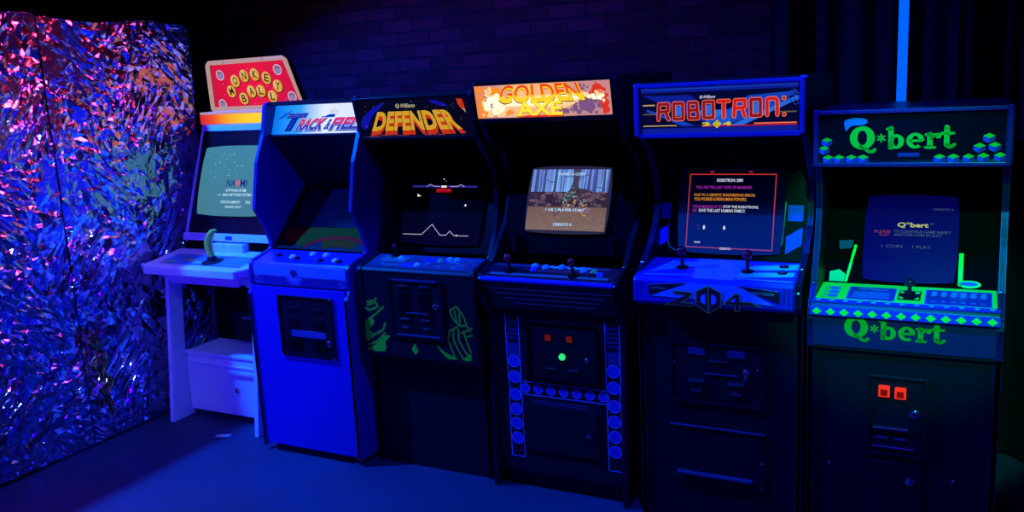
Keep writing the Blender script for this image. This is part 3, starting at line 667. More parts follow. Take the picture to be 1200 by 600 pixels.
# ================================================================== 3 black cabinet, green figures
def black_cabinet():
    w = .65; t = thing('arcade_cabinet', 'black arcade cabinet with yellow and red lettered marquee and green stencil shapes', 'arcade cabinet', (-2.307, 3.391, 0), GRP)
    fr = [(.04, .0), (.04, .565), (-.035, .585), (-.03, 1.012), (-.015, 1.026), (.14, 1.06), (.20, 1.16), (.235, 1.27), (.248, 1.42), (.215, 1.475), (.13, 1.575), (.085, 1.63), (.045, 1.81), (.06, 1.83)]
    side_panels(t, fr + [(.75, 1.83), (.75, 0)], fr[::-1], w, black, trim_blue)
    carcass(t, w, .75, 1.80, 0, black); I = w / 2 - .02
    slab(t, 'lower_panel', (.046, .0), (.046, .60), .018, -I, I, navy)
    b = MB(); b.box(-I, I, -.028, .05, .59, .605, black); b.build('step_board', t)
    b = MB(); b.box(-I, I, .08, .745, 1.81, 1.83, black); b.build('top_panel', t)
    gi = mat('stencil_green', (.08, .85, .008), .6); go = mat('stencil_dull_green', (.45, .55, .012), .6)
    def front(a, H):
        o = .605 
        S = lambda pts, w_, m=go: a.stroke([(u, v - o) for u, v in pts], w_, m, 2)
        # stencilled streaks, left
        blob(a, [(u, v - o) for u, v in [(-.30, .60 + .01), (-.20, .61), (-.19, .66), (-.16, .69), (-.22, .68), (-.25, .64)]], gi, 1)
        blob(a, [(u, v - o) for u, v in [(-.305, .66), (-.31, .74), (-.27, .77), (-.25, .75), (-.28, .71), (-.26, .69)]], gi, 1)
        for p in ([(-.30, .655), (-.25, .69), (-.20, .715), (-.185, .75)], [(-.29, .635), (-.24, .655), (-.19, .70)], [(-.285, .76), (-.24, .79), (-.19, .83)], [(-.30, .82), (-.27, .81), (-.22, .83), (-.24, .86), (-.28, .85)], [(-.28, .835), (-.25, .845), (-.23, .87)]): S(p, .012)
        # stencilled streaks, right
        for p in ([(.185, .84), (.20, .80), (.235, .77), (.27, .775), (.29, .75)], [(.185, .84), (.22, .862), (.255, .82), (.27, .78)], [(.21, .84), (.22, .78)], [(.235, .83), (.235, .78)], [(.18, .745), (.165, .70), (.185, .65), (.20, .615)], [(.20, .755), (.195, .70), (.22, .65), (.245, .61)], [(.225, .755), (.225, .70), (.255, .65), (.275, .625)], [(.25, .745), (.27, .69), (.285, .65)], [(.24, .735), (.30, .765)], [(.26, .72), (.30, .73)], [(.175, .74), (.22, .765)]): S(p, .009)
        blob(a, [(u, v - o) for u, v in [(.10, .672), (.13, .645), (.17, .625), (.21, .61), (.19, .602), (.16, .606), (.125, .635)]], gi, 1)
        blob(a, [(u, v - o) for u, v in [(.24, .608), (.28, .60 + .006), (.285, .64), (.26, .625)]], gi, 1)
        a.poly([(-.022, .600 - o + .006), (-.004, .628 - o), (-.022, .664 - o), (-.043, .632 - o)], gi, 1)
    printed('coin_panel', t, (-.026, .605), (-.022, 1.005), -I, I, navy, front, .015)
    d = coin_door(t, -.135, .14, .70, .965, -.024, navy, navy)
    y = -.03
    slot_bar(d, -.12, .13, .972, y + .002, .010, mat('plate_bluegrey', (.10, .10, .30), .3, .6), 'coin_plate', .012)
    for x in (-.062, .055): slot_bar(d, x - .028, x + .028, .945, y, .006, steel); slot_bar(d, x - .025, x + .025, .785, y, .008, steel, 'coin_return_lip'); slot_bar(d, x - .018, x + .018, .742, y, .006, steel, 'coin_return_lip'); slot_bar(d, x - .03, x + .03, .85, y, .13, black_gloss, 'coin_mech', .006)
    slot_bar(d, -.05, .07, .815, y, .005, mat('plate_bluegrey', (.10, .10, .30), .3, .6), 'coin_plate', .008); slot_bar(d, -.11, .13, .705, y, .008, mat('plate_bluegrey', (.10, .10, .30), .3, .6), 'coin_plate', .008)
    lock(d, .114, .855, y)
    # control panel
    P = [(-.022, .985), (-.024, 1.008), (-.012, 1.022), (.14, 1.056), (.14, 1.03), (0, .985)]
    b = MB(); b.prism(P, -I, I, black); cp = b.build('control_panel', t, bevel=.003)
    a = Art((0, -.010, 1.0226), (1, 0, 0), (0, .15, .0335)); D = .15
    a.rect(-I + .01, I - .005, .004, D, mat('panel_print_blue', (.012, .06, .15), .35, var=.7, bscale=18), 1)
    lt = mat('panel_print_pale', (.35, .6, .7), .4); gn = mat('panel_print_green', (.2, .6, .25), .4)
    r = random.Random(6)
    for k in range(7): a.stroke([(-.25 + k * .022, .07), (-.235 + k * .024, .125)], .007, lt if k % 2 else gn, 2)
    for k in range(16): 
        u, v = -.22 + .012 * k, .03 + r.uniform(-.008, .015); a.stroke([(u, v), (u + .012, v + r.uniform(-.01, .012))], .004, gn if k % 3 else lt, 2)
    for k in range(26):
        u, v = r.uniform(.0, .28), r.uniform(.02, .13); a.stroke([(u, v), (u + r.uniform(.01, .04), v + r.uniform(-.006, .006))], .0035, r.choice([lt, lt, blue_ink, mat('panel_print_red', (.5, .04, .1), .4)]), 2)
    a.rect(-.10, -.02, .02, .06, blue_ink, 2); a.rect(.0, .12, .085, .12, blue_ink, 2)
    a.build('panel_print', cp)
    n = (0, -.22, .975); cz = lambda yy: 1.0235 + (yy + .010) * .2233
    wb = mat('button_ice', (.45, .75, .95), .2)
    for x, yy, c in ((-.145, .095, wb), (-.012, .03, wb), (.085, .085, mat('button_green', (.03, .65, .2), .2)), (.125, .105, wb), (.165, .105, wb)): button(cp, (x, yy, cz(yy)), n, c, c, .013)
    joystick(cp, (-.195, .125, cz(.125)), n, red_plastic, .04, .012)
    for p in ((I + .01, .14, 1.062), (-I - .01, .14, 1.062), (I + .01, -.018, 1.025)): bolt(t, p, (0, -.3, 1), .006)
    # hood and screen
    slab(t, 'speaker_panel', (.36, 1.50), (.10, 1.628), .012, -I, I, matte)
    bz = (.20, 1.06); bt = (.37, 1.50); slab(t, 'monitor_bezel', bz, bt, .012, -I, I, black_gloss)
    dv = Vector((0, bt[0] - bz[0], bt[1] - bz[1])).normalized()
    def scr(a):
        wt = glow('vector_white', (.45, .38, .55), 1); rd = glow('vector_red', (.55, .01, .03), 1); bl = glow('vector_blue', (.02, .02, .25), 1); br = glow('vector_bright', (.9, .8, .6), 1)
        g = -.135
        a.stroke([(-.21, g), (-.10, g), (-.045, g + .052), (.005, g), (.04, g), (.06, g + .021), (.085, g), (.165, g)], .0035, wt, 2)
        a.disc(.10, g, .004, br, 3, n=8)
        a.rect(-.19, .18, .103, .113, bl, 1)
        a.stroke([(-.105, .108), (-.085, .118), (-.06, .108), (-.03, .108)], .003, wt, 2); a.stroke([(.03, .108), (.07, .108), (.09, .118), (.11, .108)], .003, wt, 2)
        a.rect(-.02, .01, .102, .112, br, 3); a.text('DEFENDER', -.045, .04, .082, .094, rd, 3, .04); a.rect(-.045, .04, .076, .098, glow('vector_darkred', (.18, .0, .01), 1), 2)
        a.poly([(-.155, .07), (-.152, .055), (-.13, .058)], br, 2); a.disc(.13, .015, .006, br, 2, n=6); a.disc(-.01, .145, .0035, br, 2, n=6); a.disc(.005, .135, .002, br, 2, n=6)
    crt(t, scr, on_bezel(bz, bt, 0, 1.265, .016), (1, 0, 0), dv, .46, .37, glow('screen_off_blue', (.0006, .0006, .010), 1.0, ramp=[(0, (.001, .001, .022)), (.45, (.001, .001, .016)), (.5, (.0, .0, .002)), (1, (.0, .0, .001))], axis=2, lo=1.08, hi=1.44), .012)
    def art(a, H):
        ye = glow('defender_yellow', (.62, .33, .02), 1.0); rd = glow('defender_red', (.55, .03, .008), 1.0); cr = glow('defender_cream', (.55, .5, .3), .9); bl = glow('defender_blue', (.004, .006, .33), 1); pk = glow('defender_pink', (.25, .04, .09), 1)
        c = .005
        def fan(u, v): k = 1 + .28 * (1 - (v - .028) / .095); return (c + (u - c) * k, v)
        for k in range(7): a.text('DEFENDER', -.192, .200, .010 + k * .0028, .103 + k * .0028, rd, 2, .035, fn=fan)
        a.text('DEFENDER', -.192, .200, .032, .122, glow('defender_rim', (.75, .46, .05), 1), 3, .035, fn=fan); a.text('DEFENDER', -.190, .198, .034, .121, ye, 4, .02, fn=fan)
        williams(a, -.075, .147, .021, cr, 3)
        blob(a, [(-.30, .05), (-.29, .09), (-.22, .14), (-.15, .165), (-.16, .15), (-.23, .10), (-.27, .045)], bl, 2)
        blob(a, [(.10, .168), (.14, .165), (.19, .145), (.19, .138), (.14, .145)], bl, 2)
        a.poly([(.245, .17), (.275, .168), (.28, .14), (.285, .115), (.262, .125), (.25, .145)], rd, 3); a.poly([(.268, .125), (.285, .105), (.278, .125)], cr, 3)
        r = random.Random(1)
        for k in range(60): a.disc(r.uniform(-.29, .29), r.uniform(.02, H - .01), .0012, cr, 2, n=5)
        for k in range(14): u = r.uniform(-.28, .25); a.stroke([(u, r.uniform(.004, .016)), (u + .03, r.uniform(.006, .022))], .003, pk, 2)
    printed('marquee', t, (.088, 1.632), (.052, 1.808), -I, I, glow('marquee_night', (.002, .002, .014), 1), art)
    b = MB(); b.box(-I, I, .075, .10, 1.618, 1.634, black_gloss); b.build('marquee_retainer', t, bevel=.002)
    b = MB(); b.box(-I, I, .046, .08, 1.806, 1.818, black_gloss); b.build('marquee_retainer', t, bevel=.002)
black_cabinet()

# ================================================================== 4 dark cabinet, fiery marquee
def fiery_cabinet():
    w = .66; t = thing('arcade_cabinet', 'dark arcade cabinet with fiery orange marquee, bright colour screen and blue circle ornament', 'arcade cabinet', (-1.616, 3.379, 0), GRP)
    fr = [(.0, .0), (.02, .60), (.03, .80), (-.045, .94), (-.045, 1.012), (-.035, 1.028), (.075, 1.066), (.14, 1.14), (.24, 1.24), (.285, 1.36), (.275, 1.47), (.235, 1.53), (.115, 1.60), (.05, 1.70), (.008, 1.84), (.012, 1.865)]
    side_panels(t, fr + [(.76, 1.865), (.76, 0)], fr[::-1], w, black, trim_blue)
    carcass(t, w, .76, 1.84, 0, black); I = w / 2 - .02
    b = MB(); b.box(-I, I, .06, .08, .0, .09, navy); b.build('kick_board', t)
    b = MB(); b.box(-I, I, .05, .755, 1.845, 1.865, black); b.build('top_panel', t)
    oc = mat('ornament_fill', (.02, .02, .50), .5); ol = mat('ornament_line', (.30, .25, .95), .5)
    def front(a, H):
        z0 = .085
        Q = lambda u, z: (u, z - z0)
        for s in (-1, 1):
            uc = -.2085 if s < 0 else .272; hw = .033
            uu = lambda k: uc + k * hw
            # upper column
            a.stroke([Q(uu(-1), .83), Q(uu(-1), .53)], .0035, ol, 2); a.stroke([Q(uu(1), .83), Q(uu(1), .53)], .0035, ol, 2)
            # lower column
            a.stroke([Q(uu(-1), .45), Q(uu(-1), .155), Q(uu(1), .155), Q(uu(1), .45)], .0035, ol, 2)
            # waist
            a.stroke([Q(uu(-1), .53), Q(uu(-.75), .49), Q(uu(-1), .45)], .0035, ol, 2)
            a.stroke([Q(uu(1), .53), Q(uu(.75), .49), Q(uu(1), .45)], .0035, ol, 2)
            for z in (.615, .540): a.disc(uc, z - z0, .028, oc, 1); a.ring(uc, z - z0, .0295, .0295, .0265, .0265, ol, 2)
            for z in (.455, .385, .315, .245): 
                a.disc(uc, z - z0, .027, oc, 1); a.ring(uc, z - z0, .0295, .0295, .0265, .0265, ol, 2)
            a.rect(uu(-.9), uu(.9), .64 - z0, .70 - z0, mat('ornament_dim', (.02, .02, .16), .5), 1)
            for k in range(5): a.rect(uu(-.8), uu(.8), .72 + k * .02 - z0, .728 + k * .02 - z0, mat('ornament_dim', (.02, .02, .16), .5), 1)
        a.stroke([Q(-.17, .522), Q(.238, .522)], .0035, ol, 2); a.stroke([Q(-.17, .462), Q(.238, .462)], .0035, ol, 2)
        for k in range(7):
            u = -.155 + k * .063; a.disc(u, .492 - z0, .020, oc, 1); a.ring(u, .492 - z0, .022, .022, .0195, .0195, ol, 2)
        gl = mat('fine_line', (.12, .12, .4), .5)
        for k in range(3): a.stroke([Q(-.12, .438 - k * .011), Q(.15, .438 - k * .011)], .002, gl, 2)
    printed('front_panel', t, (.03, .085), (.03, .90), -I, I, mat('navy_front', (.003, .003, .014), .5, spec=.25), front, .015)
    d = coin_door(t, -.12, .20, .545, .80, .028, black, matte); y = .021
    rl = glow('coin_light_red', (.12, .006, .008), 1.0)
    for x in (-.028, .075): b = MB(); b.box(x - .014, x + .014, y - .006, y, .730, .757, rl); b.build('coin_light', d, bevel=.002)
    b = MB(); b.lathe([(.012, .012), (.016, 0), (.014, .008), (.008, .013), (0, .015)][1:], (.038, y, .66), (0, -1, 0), glow('green_lamp', (.03, .75, .22), 1.1)); b.build('indicator_lamp', d, smooth=True)
    lock(d, .156, .655, y, .008)
    for x in (-.018, .09): slot_bar(d, x - .026, x + .026, .602, y, .004, steel)
    b = MB(); b.box(-.17, .20, .018, .03, .20, .42, mat('navy_front', (.003, .003, .014), .5, spec=.25)); d2 = b.build('cash_door', t, bevel=.002); lock(d2, .155, .31, .018, .009)
    # control panel with sloping striped face
    P = [(.02, .865), (-.036, .985), (-.040, 1.01), (-.034, 1.022), (.075, 1.06), (.075, 1.03), (0, 1.0), (.035, .865)]
    b = MB(); b.prism(P, -I, I, mat('panel_navy', (.008, .006, .03), .4, spec=.3)); cp = b.build('control_panel', t, bevel=.003)
    b = MB(); b.tube([(-I, -.038, 1.008), (I, -.038, 1.008)], .012, mat('nose_blue', (.02, .02, .55), .25), 12); b.build('nose_strip', cp, smooth=True)
    a = Art((0, .0195, .865), (1, 0, 0), (0, -.056, .12))
    for k in range(4): a.stroke([(-.295 + k * .038, .112 - k * .026), (.295 - k * .03, .112 - k * .026)], .0045, mat('stripe_silver', (.75, .72, .85), .5), 1, False)
    a.build('stripe_print', cp)
    a = Art((0, -.033, 1.0232), (1, 0, 0), (0, .109, .038))
    a.rect(-I + .03, I - .03, .012, .03, mat('panel_stripe', (.05, .16, .20), .4), 1); a.rect(-I + .03, I - .05, .085, .105, mat('panel_stripe_dark', (.015, .04, .10), .4), 1)
    a.rect(-.13, .19, .05, .075, mat('panel_red', (.16, .02, .06), .4), 1)
    for k in range(6): a.stroke([(-.03 + k * .035, .088), (-.005 + k * .035, .098)], .012, mat('panel_white', (.5, .7, .8), .4), 2)
    a.build('panel_print', cp)
    n = (0, -.33, .945); cz = lambda yy: 1.0235 + (yy + .034) * .349
    joystick(cp, (-.19, .01, cz(.01)), n, red_plastic, .055, .0175); joystick(cp, (.118, .0, cz(.0)), n, red_plastic, .055, .0165)
    bb = mat('button_blue', (.02, .05, .85), .2); bc = mat('button_cyan', (.12, .5, .85), .2); bg = mat('button_green', (.03, .65, .2), .2)
    for x, yy, c in ((-.085, .028, bb), (-.09, .055, bc), (-.035, .05, bc), (.04, .055, bc), (.20, .035, bg), (.235, .012, bb), (.15, .04, bc)): button(cp, (x, yy, cz(yy)), n, c, c, .0135)
    for s in (-1, 1): bolt(t, (s * (w / 2 - .01), .07, 1.067), (0, -.4, .9), .006); bolt(t, (s * (w / 2 - .012), -.048, 1.01), (0, -1, .2), .006)
    # hood, bezel, screen
    slab(t, 'speaker_panel', (.36, 1.56), (.02, 1.698), .012, -I, I, matte)
    bz, bt = (.16, 1.09), (.36, 1.56); slab(t, 'monitor_bezel', bz, bt, .012, -I, I, matte)
    dv = Vector((0, bt[0] - bz[0], bt[1] - bz[1])).normalized()
    def scr(a):
        r = random.Random(12); sk = glow('wood_sky', (.12, .25, .72), 1, ramp=[(0, (.16, .48, .75)), (.5, (.13, .25, .68)), (1, (.16, .20, .62))], axis=2, lo=1.335, hi=1.47)
        tr = [glow('wood_trunk_a', (.07, .12, .40), 1), glow('wood_trunk_b', (.16, .26, .70), 1), glow('wood_trunk_c', (.05, .07, .25), 1)]; lt = glow('wood_light', (.22, .5, .85), 1)
        a.rect(-.19, .188, .03, .142, sk, 1)
        for k in range(46):
            u = r.uniform(-.185, .18); w_ = r.uniform(.003, .011); a.poly([(u, .035), (u + w_ * 1.3, .035), (u + w_, .142), (u + .001, .142)], r.choice(tr[:2] + [lt]), 2)
        for u in (-.125, -.07, .095, .165, -.165, .125): a.poly([(u - .008, .03), (u + .008, .03), (u + .005, .142), (u - .005, .142)], tr[2], 3)
        big = glow('wood_big_trunk', (.05, .05, .10), 1); a.poly([(.0, .02), (.06, .02), (.045, .07), (.05, .142), (.012, .142), (.018, .09), (.008, .05)], big, 4)
        for p in ([(.02, .11), (-.02, .105), (-.04, .115)], [(.05, .10), (.08, .115), (.10, .112)], [(-.11, .09), (-.09, .08), (-.07, .082)], [(.13, .06), (.16, .055)]): a.stroke(p, .004, tr[2], 5)
        rk = [glow('rock_a', (.10, .06, .10), 1), glow('rock_b', (.055, .03, .06), 1), glow('rock_c', (.15, .09, .12), 1), glow('rock_d', (.03, .018, .04), 1)]
        a.rect(-.195, .192, -.035, .035, rk[3], 5)
        for k in range(90):
            u, v = r.uniform(-.182, .178), r.uniform(-.028, .034); blob(a, [(u - .014, v), (u, v + .007), (u + .014, v + .002), (u + .008, v - .006), (u - .006, v - .006)], r.choice(rk), 6, 3)
        blob(a, [(-.02, .02), (.03, .05), (.1, .045), (.12, .02), (.05, -.01)], rk[1], 6)
        gd = glow('ground', (.20, .12, .10), 1, ramp=[(0, (.23, .15, .13)), (1, (.17, .10, .085))], axis=2, lo=1.16, hi=1.29)
        a.rect(-.194, .192, -.142, -.034, gd, 6)
        for k in range(160):
            u, v = r.uniform(-.185, .185), r.uniform(-.138, -.04); a.rect(u, u + r.uniform(.004, .012), v, v + .0018, glow('ground_fleck', (.13, .075, .07), 1) if k % 2 else glow('ground_fleck_pale', (.30, .21, .18), 1), 7)
        # loose foliage and dust in place of the game's own people
        for (u, v, s_, m) in ((-.01, .01, .02, glow('leaf_teal', (.08, .34, .28), 1)), (.025, .03, .018, glow('leaf_teal', (.08, .34, .28), 1)), (.0, -.02, .016, glow('leaf_sand', (.5, .36, .26), 1)), (.035, -.012, .014, glow('leaf_gold', (.6, .42, .10), 1)), (.085, -.06, .022, glow('leaf_orange', (.5, .25, .12), 1)), (.075, -.01, .014, glow('leaf_pale', (.3, .42, .4), 1)), (-.05, -.065, .014, glow('leaf_plum', (.08, .02, .06), 1)), (.10, -.045, .014, glow('leaf_violet', (.30, .16, .5), 1))):
            for k in range(9):
                x, y_ = u + r.gauss(0, s_ * .5), v + r.gauss(0, s_ * .7); a.poly([(x - s_ * .22, y_), (x, y_ - s_ * .15), (x + s_ * .3, y_ + .1 * s_), (x, y_ + s_ * .3)], m, 8)
        wt = glow('game_text', (.55, .85, .95), 1.1); sh = glow('game_text_shadow', (.02, .06, .35), 1)
        for s_, u0, u1, v in (('INSERT A COIN', -.055, .07, .112), ('1 OR 2 PLAYER START', -.10, .09, -.055), ('CREDITS 0', -.055, .035, -.122)):
            a.text(s_, u0 + .0015, u1 + .0015, v - .0015, v + .0105, sh, 9, .02); a.text(s_, u0, u1, v, v + .012, wt, 10, .01)
    crt(t, scr, on_bezel(bz, bt, -.002, 1.318, .02), (1, 0, 0), dv, .408, .315, glow('screen_back', (.02, .02, .06), 1), .014)
    b = MB()
    for s in (-1, 1): b.box(s * .235 - .006, s * .235 + .006, .14, .20, 1.10, 1.17, black)
    b.build('bezel_tab', t)
    # marquee
    def art(a, H):
        og = glow('axe_orange', (1, .28, .02), 1); wt = glow('axe_white', (1, .92, .6), 1.2); pk = glow('axe_dusk', (.55, .22, .26), 1); pu = glow('axe_plum', (.20, .09, .22), 1); rd = glow('axe_red', (.75, .03, .015), 1)
        ye = glow('axe_yellow', (1, .62, .02), 1.1); dk = glow('axe_dark', (.10, .02, .03), 1)
        r = random.Random(21)
        pe = glow('axe_peach', (1, .60, .28), 1.1)
        a.poly([(-.22, .045), (-.22, .085), (.16, .098), (.24, .08), (.10, .035)], pe, 1); a.poly([(-.20, .052), (-.20, .078), (.10, .088), (.20, .078), (.05, .045)], wt, 2)
        def cloud(u, v, su, sv, n, rr, m, l):
            for k in range(n):
                x, y_ = r.gauss(u, su), r.gauss(v, sv); q = rr * r.uniform(.4, 1.2)
                x = max(-.303 + q, min(.300 - q, x)); y_ = max(.004 + q, min(H - .004 - q, y_)); a.disc(x, y_, q, m, l + k * .02, n=9)
        cloud(-.25, .07, .030, .030, 40, .018, og, 2); cloud(-.235, .065, .028, .026, 50, .014, pe, 3); cloud(-.232, .062, .020, .018, 50, .013, wt, 4.2); cloud(-.20, .03, .028, .009, 30, .010, pe, 4); cloud(-.17, .022, .025, .005, 16, .006, og, 5)
        cloud(-.262, .085, .006, .006, 8, .004, pu, 5.5); cloud(-.238, .052, .006, .005, 8, .004, pu, 5.5); cloud(-.29, .03, .008, .02, 14, .007, og, 2)
        cloud(.20, .045, .028, .014, 50, .012, pu, 2); cloud(.135, .022, .028, .005, 24, .007, pu, 3); cloud(.20, .11, .016, .012, 16, .005, pu, 3); cloud(.25, .105, .014, .012, 34, .009, rd, 4); cloud(.282, .045, .008, .022, 34, .009, rd, 4); cloud(.245, .075, .018, .006, 24, .007, wt, 5.2); cloud(.268, .088, .010, .012, 16, .006, pe, 5.4); cloud(.175, .085, .022, .006, 24, .006, pe, 5)
        def fan(u, v): k = 1 + .16 * (1 - (v - .07) / .07); return (-.008 + (u + .008) * k, v)
        gl = glow('axe_letter', (1, .5, .02), 1.15, ramp=[(0, (1, .60, .02)), (.42, (1, .55, .02)), (.52, (.85, .08, .008)), (1, (.75, .05, .006))], axis=2, lo=1.765, hi=1.835)
        a.text('GOLDEN', -.182, .170, .058, .137, dk, 5, .05, fn=fan)
        a.text('GOLDEN', -.180, .168, .062, .138, ye, 6, .045, fn=fan); a.text('GOLDEN', -.176, .164, .071, .1385, gl, 7, .015, fn=fan)
        a.text('AXE', -.125, .095, .002, .066, dk, 5, .05); a.text('AXE', -.122, .092, .005, .066, ye, 6, .04); a.text('AXE', -.117, .087, .010, .0645, glow('axe_letter_low', (1, .72, .05), 1.2), 7, .012)
        a.poly([(-.12, .0), (.10, .0), (.06, .008), (-.08, .008)], rd, 6)
    printed('marquee', t, (.024, 1.708), (-.0, 1.846), -I - .005, I - .002, glow('marquee_fire', (.8, .3, .12), 1.0, ramp=[(0, (.85, .25, .08)), (.12, (.60, .28, .30)), (.3, (1, .55, .25)), (.6, (.9, .42, .22)), (.8, (.55, .25, .28)), (1, (.60, .24, .24))], axis=0, lo=-.31, hi=.31, noise=.25, nscale=9), art)
    b = MB(); b.box(-I, I, .005, .05, 1.690, 1.707, black_gloss); b.build('marquee_retainer', t, bevel=.002)
    b = MB(); b.box(-I, I, -.006, .03, 1.848, 1.862, black_gloss); b.build('marquee_retainer', t, bevel=.002)
fiery_cabinet()

# ================================================================== 5 cabinet with bright blue control panel
def striped_cabinet():
    w = .655; t = thing('arcade_cabinet', 'dark arcade cabinet with bright blue control panel and red outlined marquee lettering', 'arcade cabinet', (-.886, 3.381, 0), GRP)
    fr = [(.0, .0), (.0, .93), (-.03, .965), (-.035, 1.055), (.04, 1.10), (.12, 1.15), (.21, 1.24), (.255, 1.33), (.235, 1.43), (.17, 1.52), (.075, 1.60), (.02, 1.615), (.02, 1.80), (.035, 1.825)]
    side_panels(t, fr + [(.75, 1.825), (.75, 0)], fr[::-1], w, black, mat('edge_steel', (.07, .03, .36), .4, .6), .022)
    carcass(t, w, .75, 1.80, 0, black); I = w / 2 - .022
    slab(t, 'front_panel', (.012, .0), (.012, .94), .016, -I, I, navy)
    b = MB(); b.box(-I, I, .06, .745, 1.805, 1.825, black); b.build('top_panel', t)
    d = coin_door(t, -.185, .17, .54, .775, .010, navy, navy); y = .004
    for x in (-.085, .075): 
        slot_bar(d, x - .035, x + .035, .750, y, .03, mat('plate_dim_blue', (.03, .03, .14), .4), 'coin_plate', .005); slot_bar(d, x - .032, x + .032, .628, y, .010, steel, 'coin_return_lip', .016); slot_bar(d, x - .022, x + .022, .586, y, .008, steel, 'coin_return_lip', .014)
    slot_bar(d, -.035, .04, .715, y, .006, steel, 'coin_slot_lip', .008); slot_bar(d, -.05, .08, .66, y, .004, mat('plate_bluegrey', (.10, .10, .30), .3, .6), 'coin_plate', .008)
    lock(d, .115, .68, y, .010); lock(d, .115, .655, y, .006)
    for x, z in ((-.178, .692), (.16, .692)): bolt(d, (x, y, z), (0, -1, 0), .005)
    b = MB(); b.box(-.20, .19, .004, .012, .17, .43, navy); d2 = b.build('cash_door', t, bevel=.003)
    slot_bar(d2, -.20, .19, .427, .004, .006, mat('plate_bluegrey', (.10, .10, .30), .3, .6), 'door_lip', .008); slot_bar(d2, -.17, .14, .222, .004, .010, mat('plate_bluegrey', (.10, .10, .30), .3, .6), 'door_ledge', .022)
    for z in (.30, .19): bolt(d2, (.175, .004, z), (0, -1, 0), .005)
    # control panel: bright blue printed metal box
    cb = mat('panel_bright_blue', (.01, .015, .55), .35); I2 = w / 2 - .008
    P = [(-.050, .948), (-.070, .965), (-.072, 1.05), (-.062, 1.066), (.185, 1.095), (.185, 1.07), (-.03, 1.04), (-.03, .948)]
    b = MB(); b.prism(P, -I2, I2 - .012, cb); cp = b.build('control_panel', t, bevel=.006)
    a = Art((0, -.0722, .960), (1, 0, 0), (0, -.002, .09)); H = .095
    pale = mat('panel_pale_blue', (.06, .26, .95), .4); dkp = mat('panel_black_print', (.004, .004, .02), .4); mid = mat('panel_mid_blue', (.005, .005, .22), .4); lm = mat('lime_line', (.35, .6, .12), .5)
    for s in (-1, 1):
        for k in range(3):
            q = .312 - k * .016; a.stroke([(s * q - .006, .09), (s * q - .006, .006 + k * .012)], .005, mid, 1, False)
        a.poly([(s * .255, .074), (s * .10, .088), (s * .255, .030)], dkp, 2)
        a.stroke([(s * .255 - .004, .076), (s * .10, .090)], .002, grey_ink, 3)
    a.poly([(-.10, .090), (.10, .090), (.235, .020), (-.245, .030)], pale, 1)
    williams(a, -.238, .064, .011, grey_ink, 3); a.text('ROBOTRON', .135, .235, .058, .070, grey_ink, 3, .01)
    def out(pts, w0=.020, l=4):
        a.stroke(pts, w0, lm, l); a.stroke(pts, w0 - .005, red_ink, l + 1)
    # 2
    a.poly([(-.190, -.004), (-.075, -.004), (-.075, .012), (-.118, .012), (-.085, .030), (-.075, .055), (-.155, .058), (-.155, .044), (-.105, .040)], lm, 4)
    a.poly([(-.182, -.001), (-.078, -.001), (-.078, .009), (-.128, .010), (-.092, .031), (-.080, .052), (-.151, .055), (-.151, .047), (-.100, .043)], red_ink, 5)
    # split hexagon standing for the zero and the eight
    hx = [(-.013, .085), (.038, .060), (.038, .003), (-.013, -.028), (-.064, .003), (-.064, .060)]
    a.poly(hx, lm, 5); a.poly([(-.013 + (u + .013) * .93, .028 + (v - .028) * .93) for u, v in hx], red_ink, 6)
    for s in (-1, 1):
        a.poly([(-.013 + s * .012, .052), (-.013 + s * .030, .042), (-.013 + s * .030, .018), (-.013 + s * .012, .008)], pale, 7)
    a.stroke([(-.013, .084), (-.013, -.026)], .003, lm, 8)
    # 4
    a.poly([(.045, .020), (.088, .060), (.108, .060), (.108, .030), (.150, .030), (.195, .012), (.108, .012), (.108, -.012), (.088, -.012), (.088, .012), (.045, .012)], lm, 4)
    a.poly([(.052, .020), (.090, .056), (.105, .056), (.105, .027), (.148, .027), (.178, .015), (.105, .015), (.105, -.009), (.091, -.009), (.091, .015), (.052, .015)], red_ink, 5)
    a.poly([(.072, .026), (.090, .044), (.090, .026)], pale, 6)
    a.build('panel_print', cp)
    a = Art((0, -.061, 1.067), (1, 0, 0), (0, .246, .0289))
    a.poly([(-.08, .0), (.08, .0), (.09, .24), (-.12, .24)], mat('panel_wedge_blue', (.04, .22, .75), .35), 1)  # paler blue wedge down the middle of the panel top
    st = mat('panel_stripe_blue', (.14, .45, .9), .4)
    for k in range(7): a.poly([(-.27 + k * .022, .06 + .012 * k), (-.262 + k * .022, .06 + .012 * k), (-.20 + k * .03, .20), (-.212 + k * .03, .20)], st, 1)
    a.poly([(.08, .03), (.29, .07), (.29, .12), (.085, .09)], st, 1); a.poly([(.09, .12), (.29, .15), (.29, .22), (.10, .17)], st, 1)
    a.stroke([(-.28, .02), (-.09, .035)], .008, st, 2); a.stroke([(.09, .02), (.295, .01)], .01, st, 2)
    a.build('top_print', cp)
    n = (0, -.117, .993); cz = lambda yy: 1.067 + (yy + .062) * .1174
    rb = mat('joystick_red', (.95, .005, .03), .2)
    joystick(cp, (-.155, .06, cz(.06)), n, rb, .055, .02); joystick(cp, (.112, .045, cz(.045)), n, rb, .055, .02)
    for x, yy in ((.236, .12), (.243, .045)): button(cp, (x, yy, cz(yy)), n, black_gloss, mat('button_navy', (.02, .02, .2), .2), .015)
    for s in (-1, 1):
        bolt(t, (s * (w / 2 - .011), .036, 1.103), (0, -.5, .85), .008); bolt(t, (s * (w / 2 - .011), -.039, 1.02), (0, -1, 0), .008)
    # inside
    slab(t, 'speaker_panel', (.33, 1.55), (.06, 1.605), .012, -I, I, matte)
    bz, bt = (.215, 1.09), (.35, 1.55); slab(t, 'monitor_bezel', bz, bt, .012, -I, I, black_gloss)
    dv = Vector((0, bt[0] - bz[0], bt[1] - bz[1])).normalized()
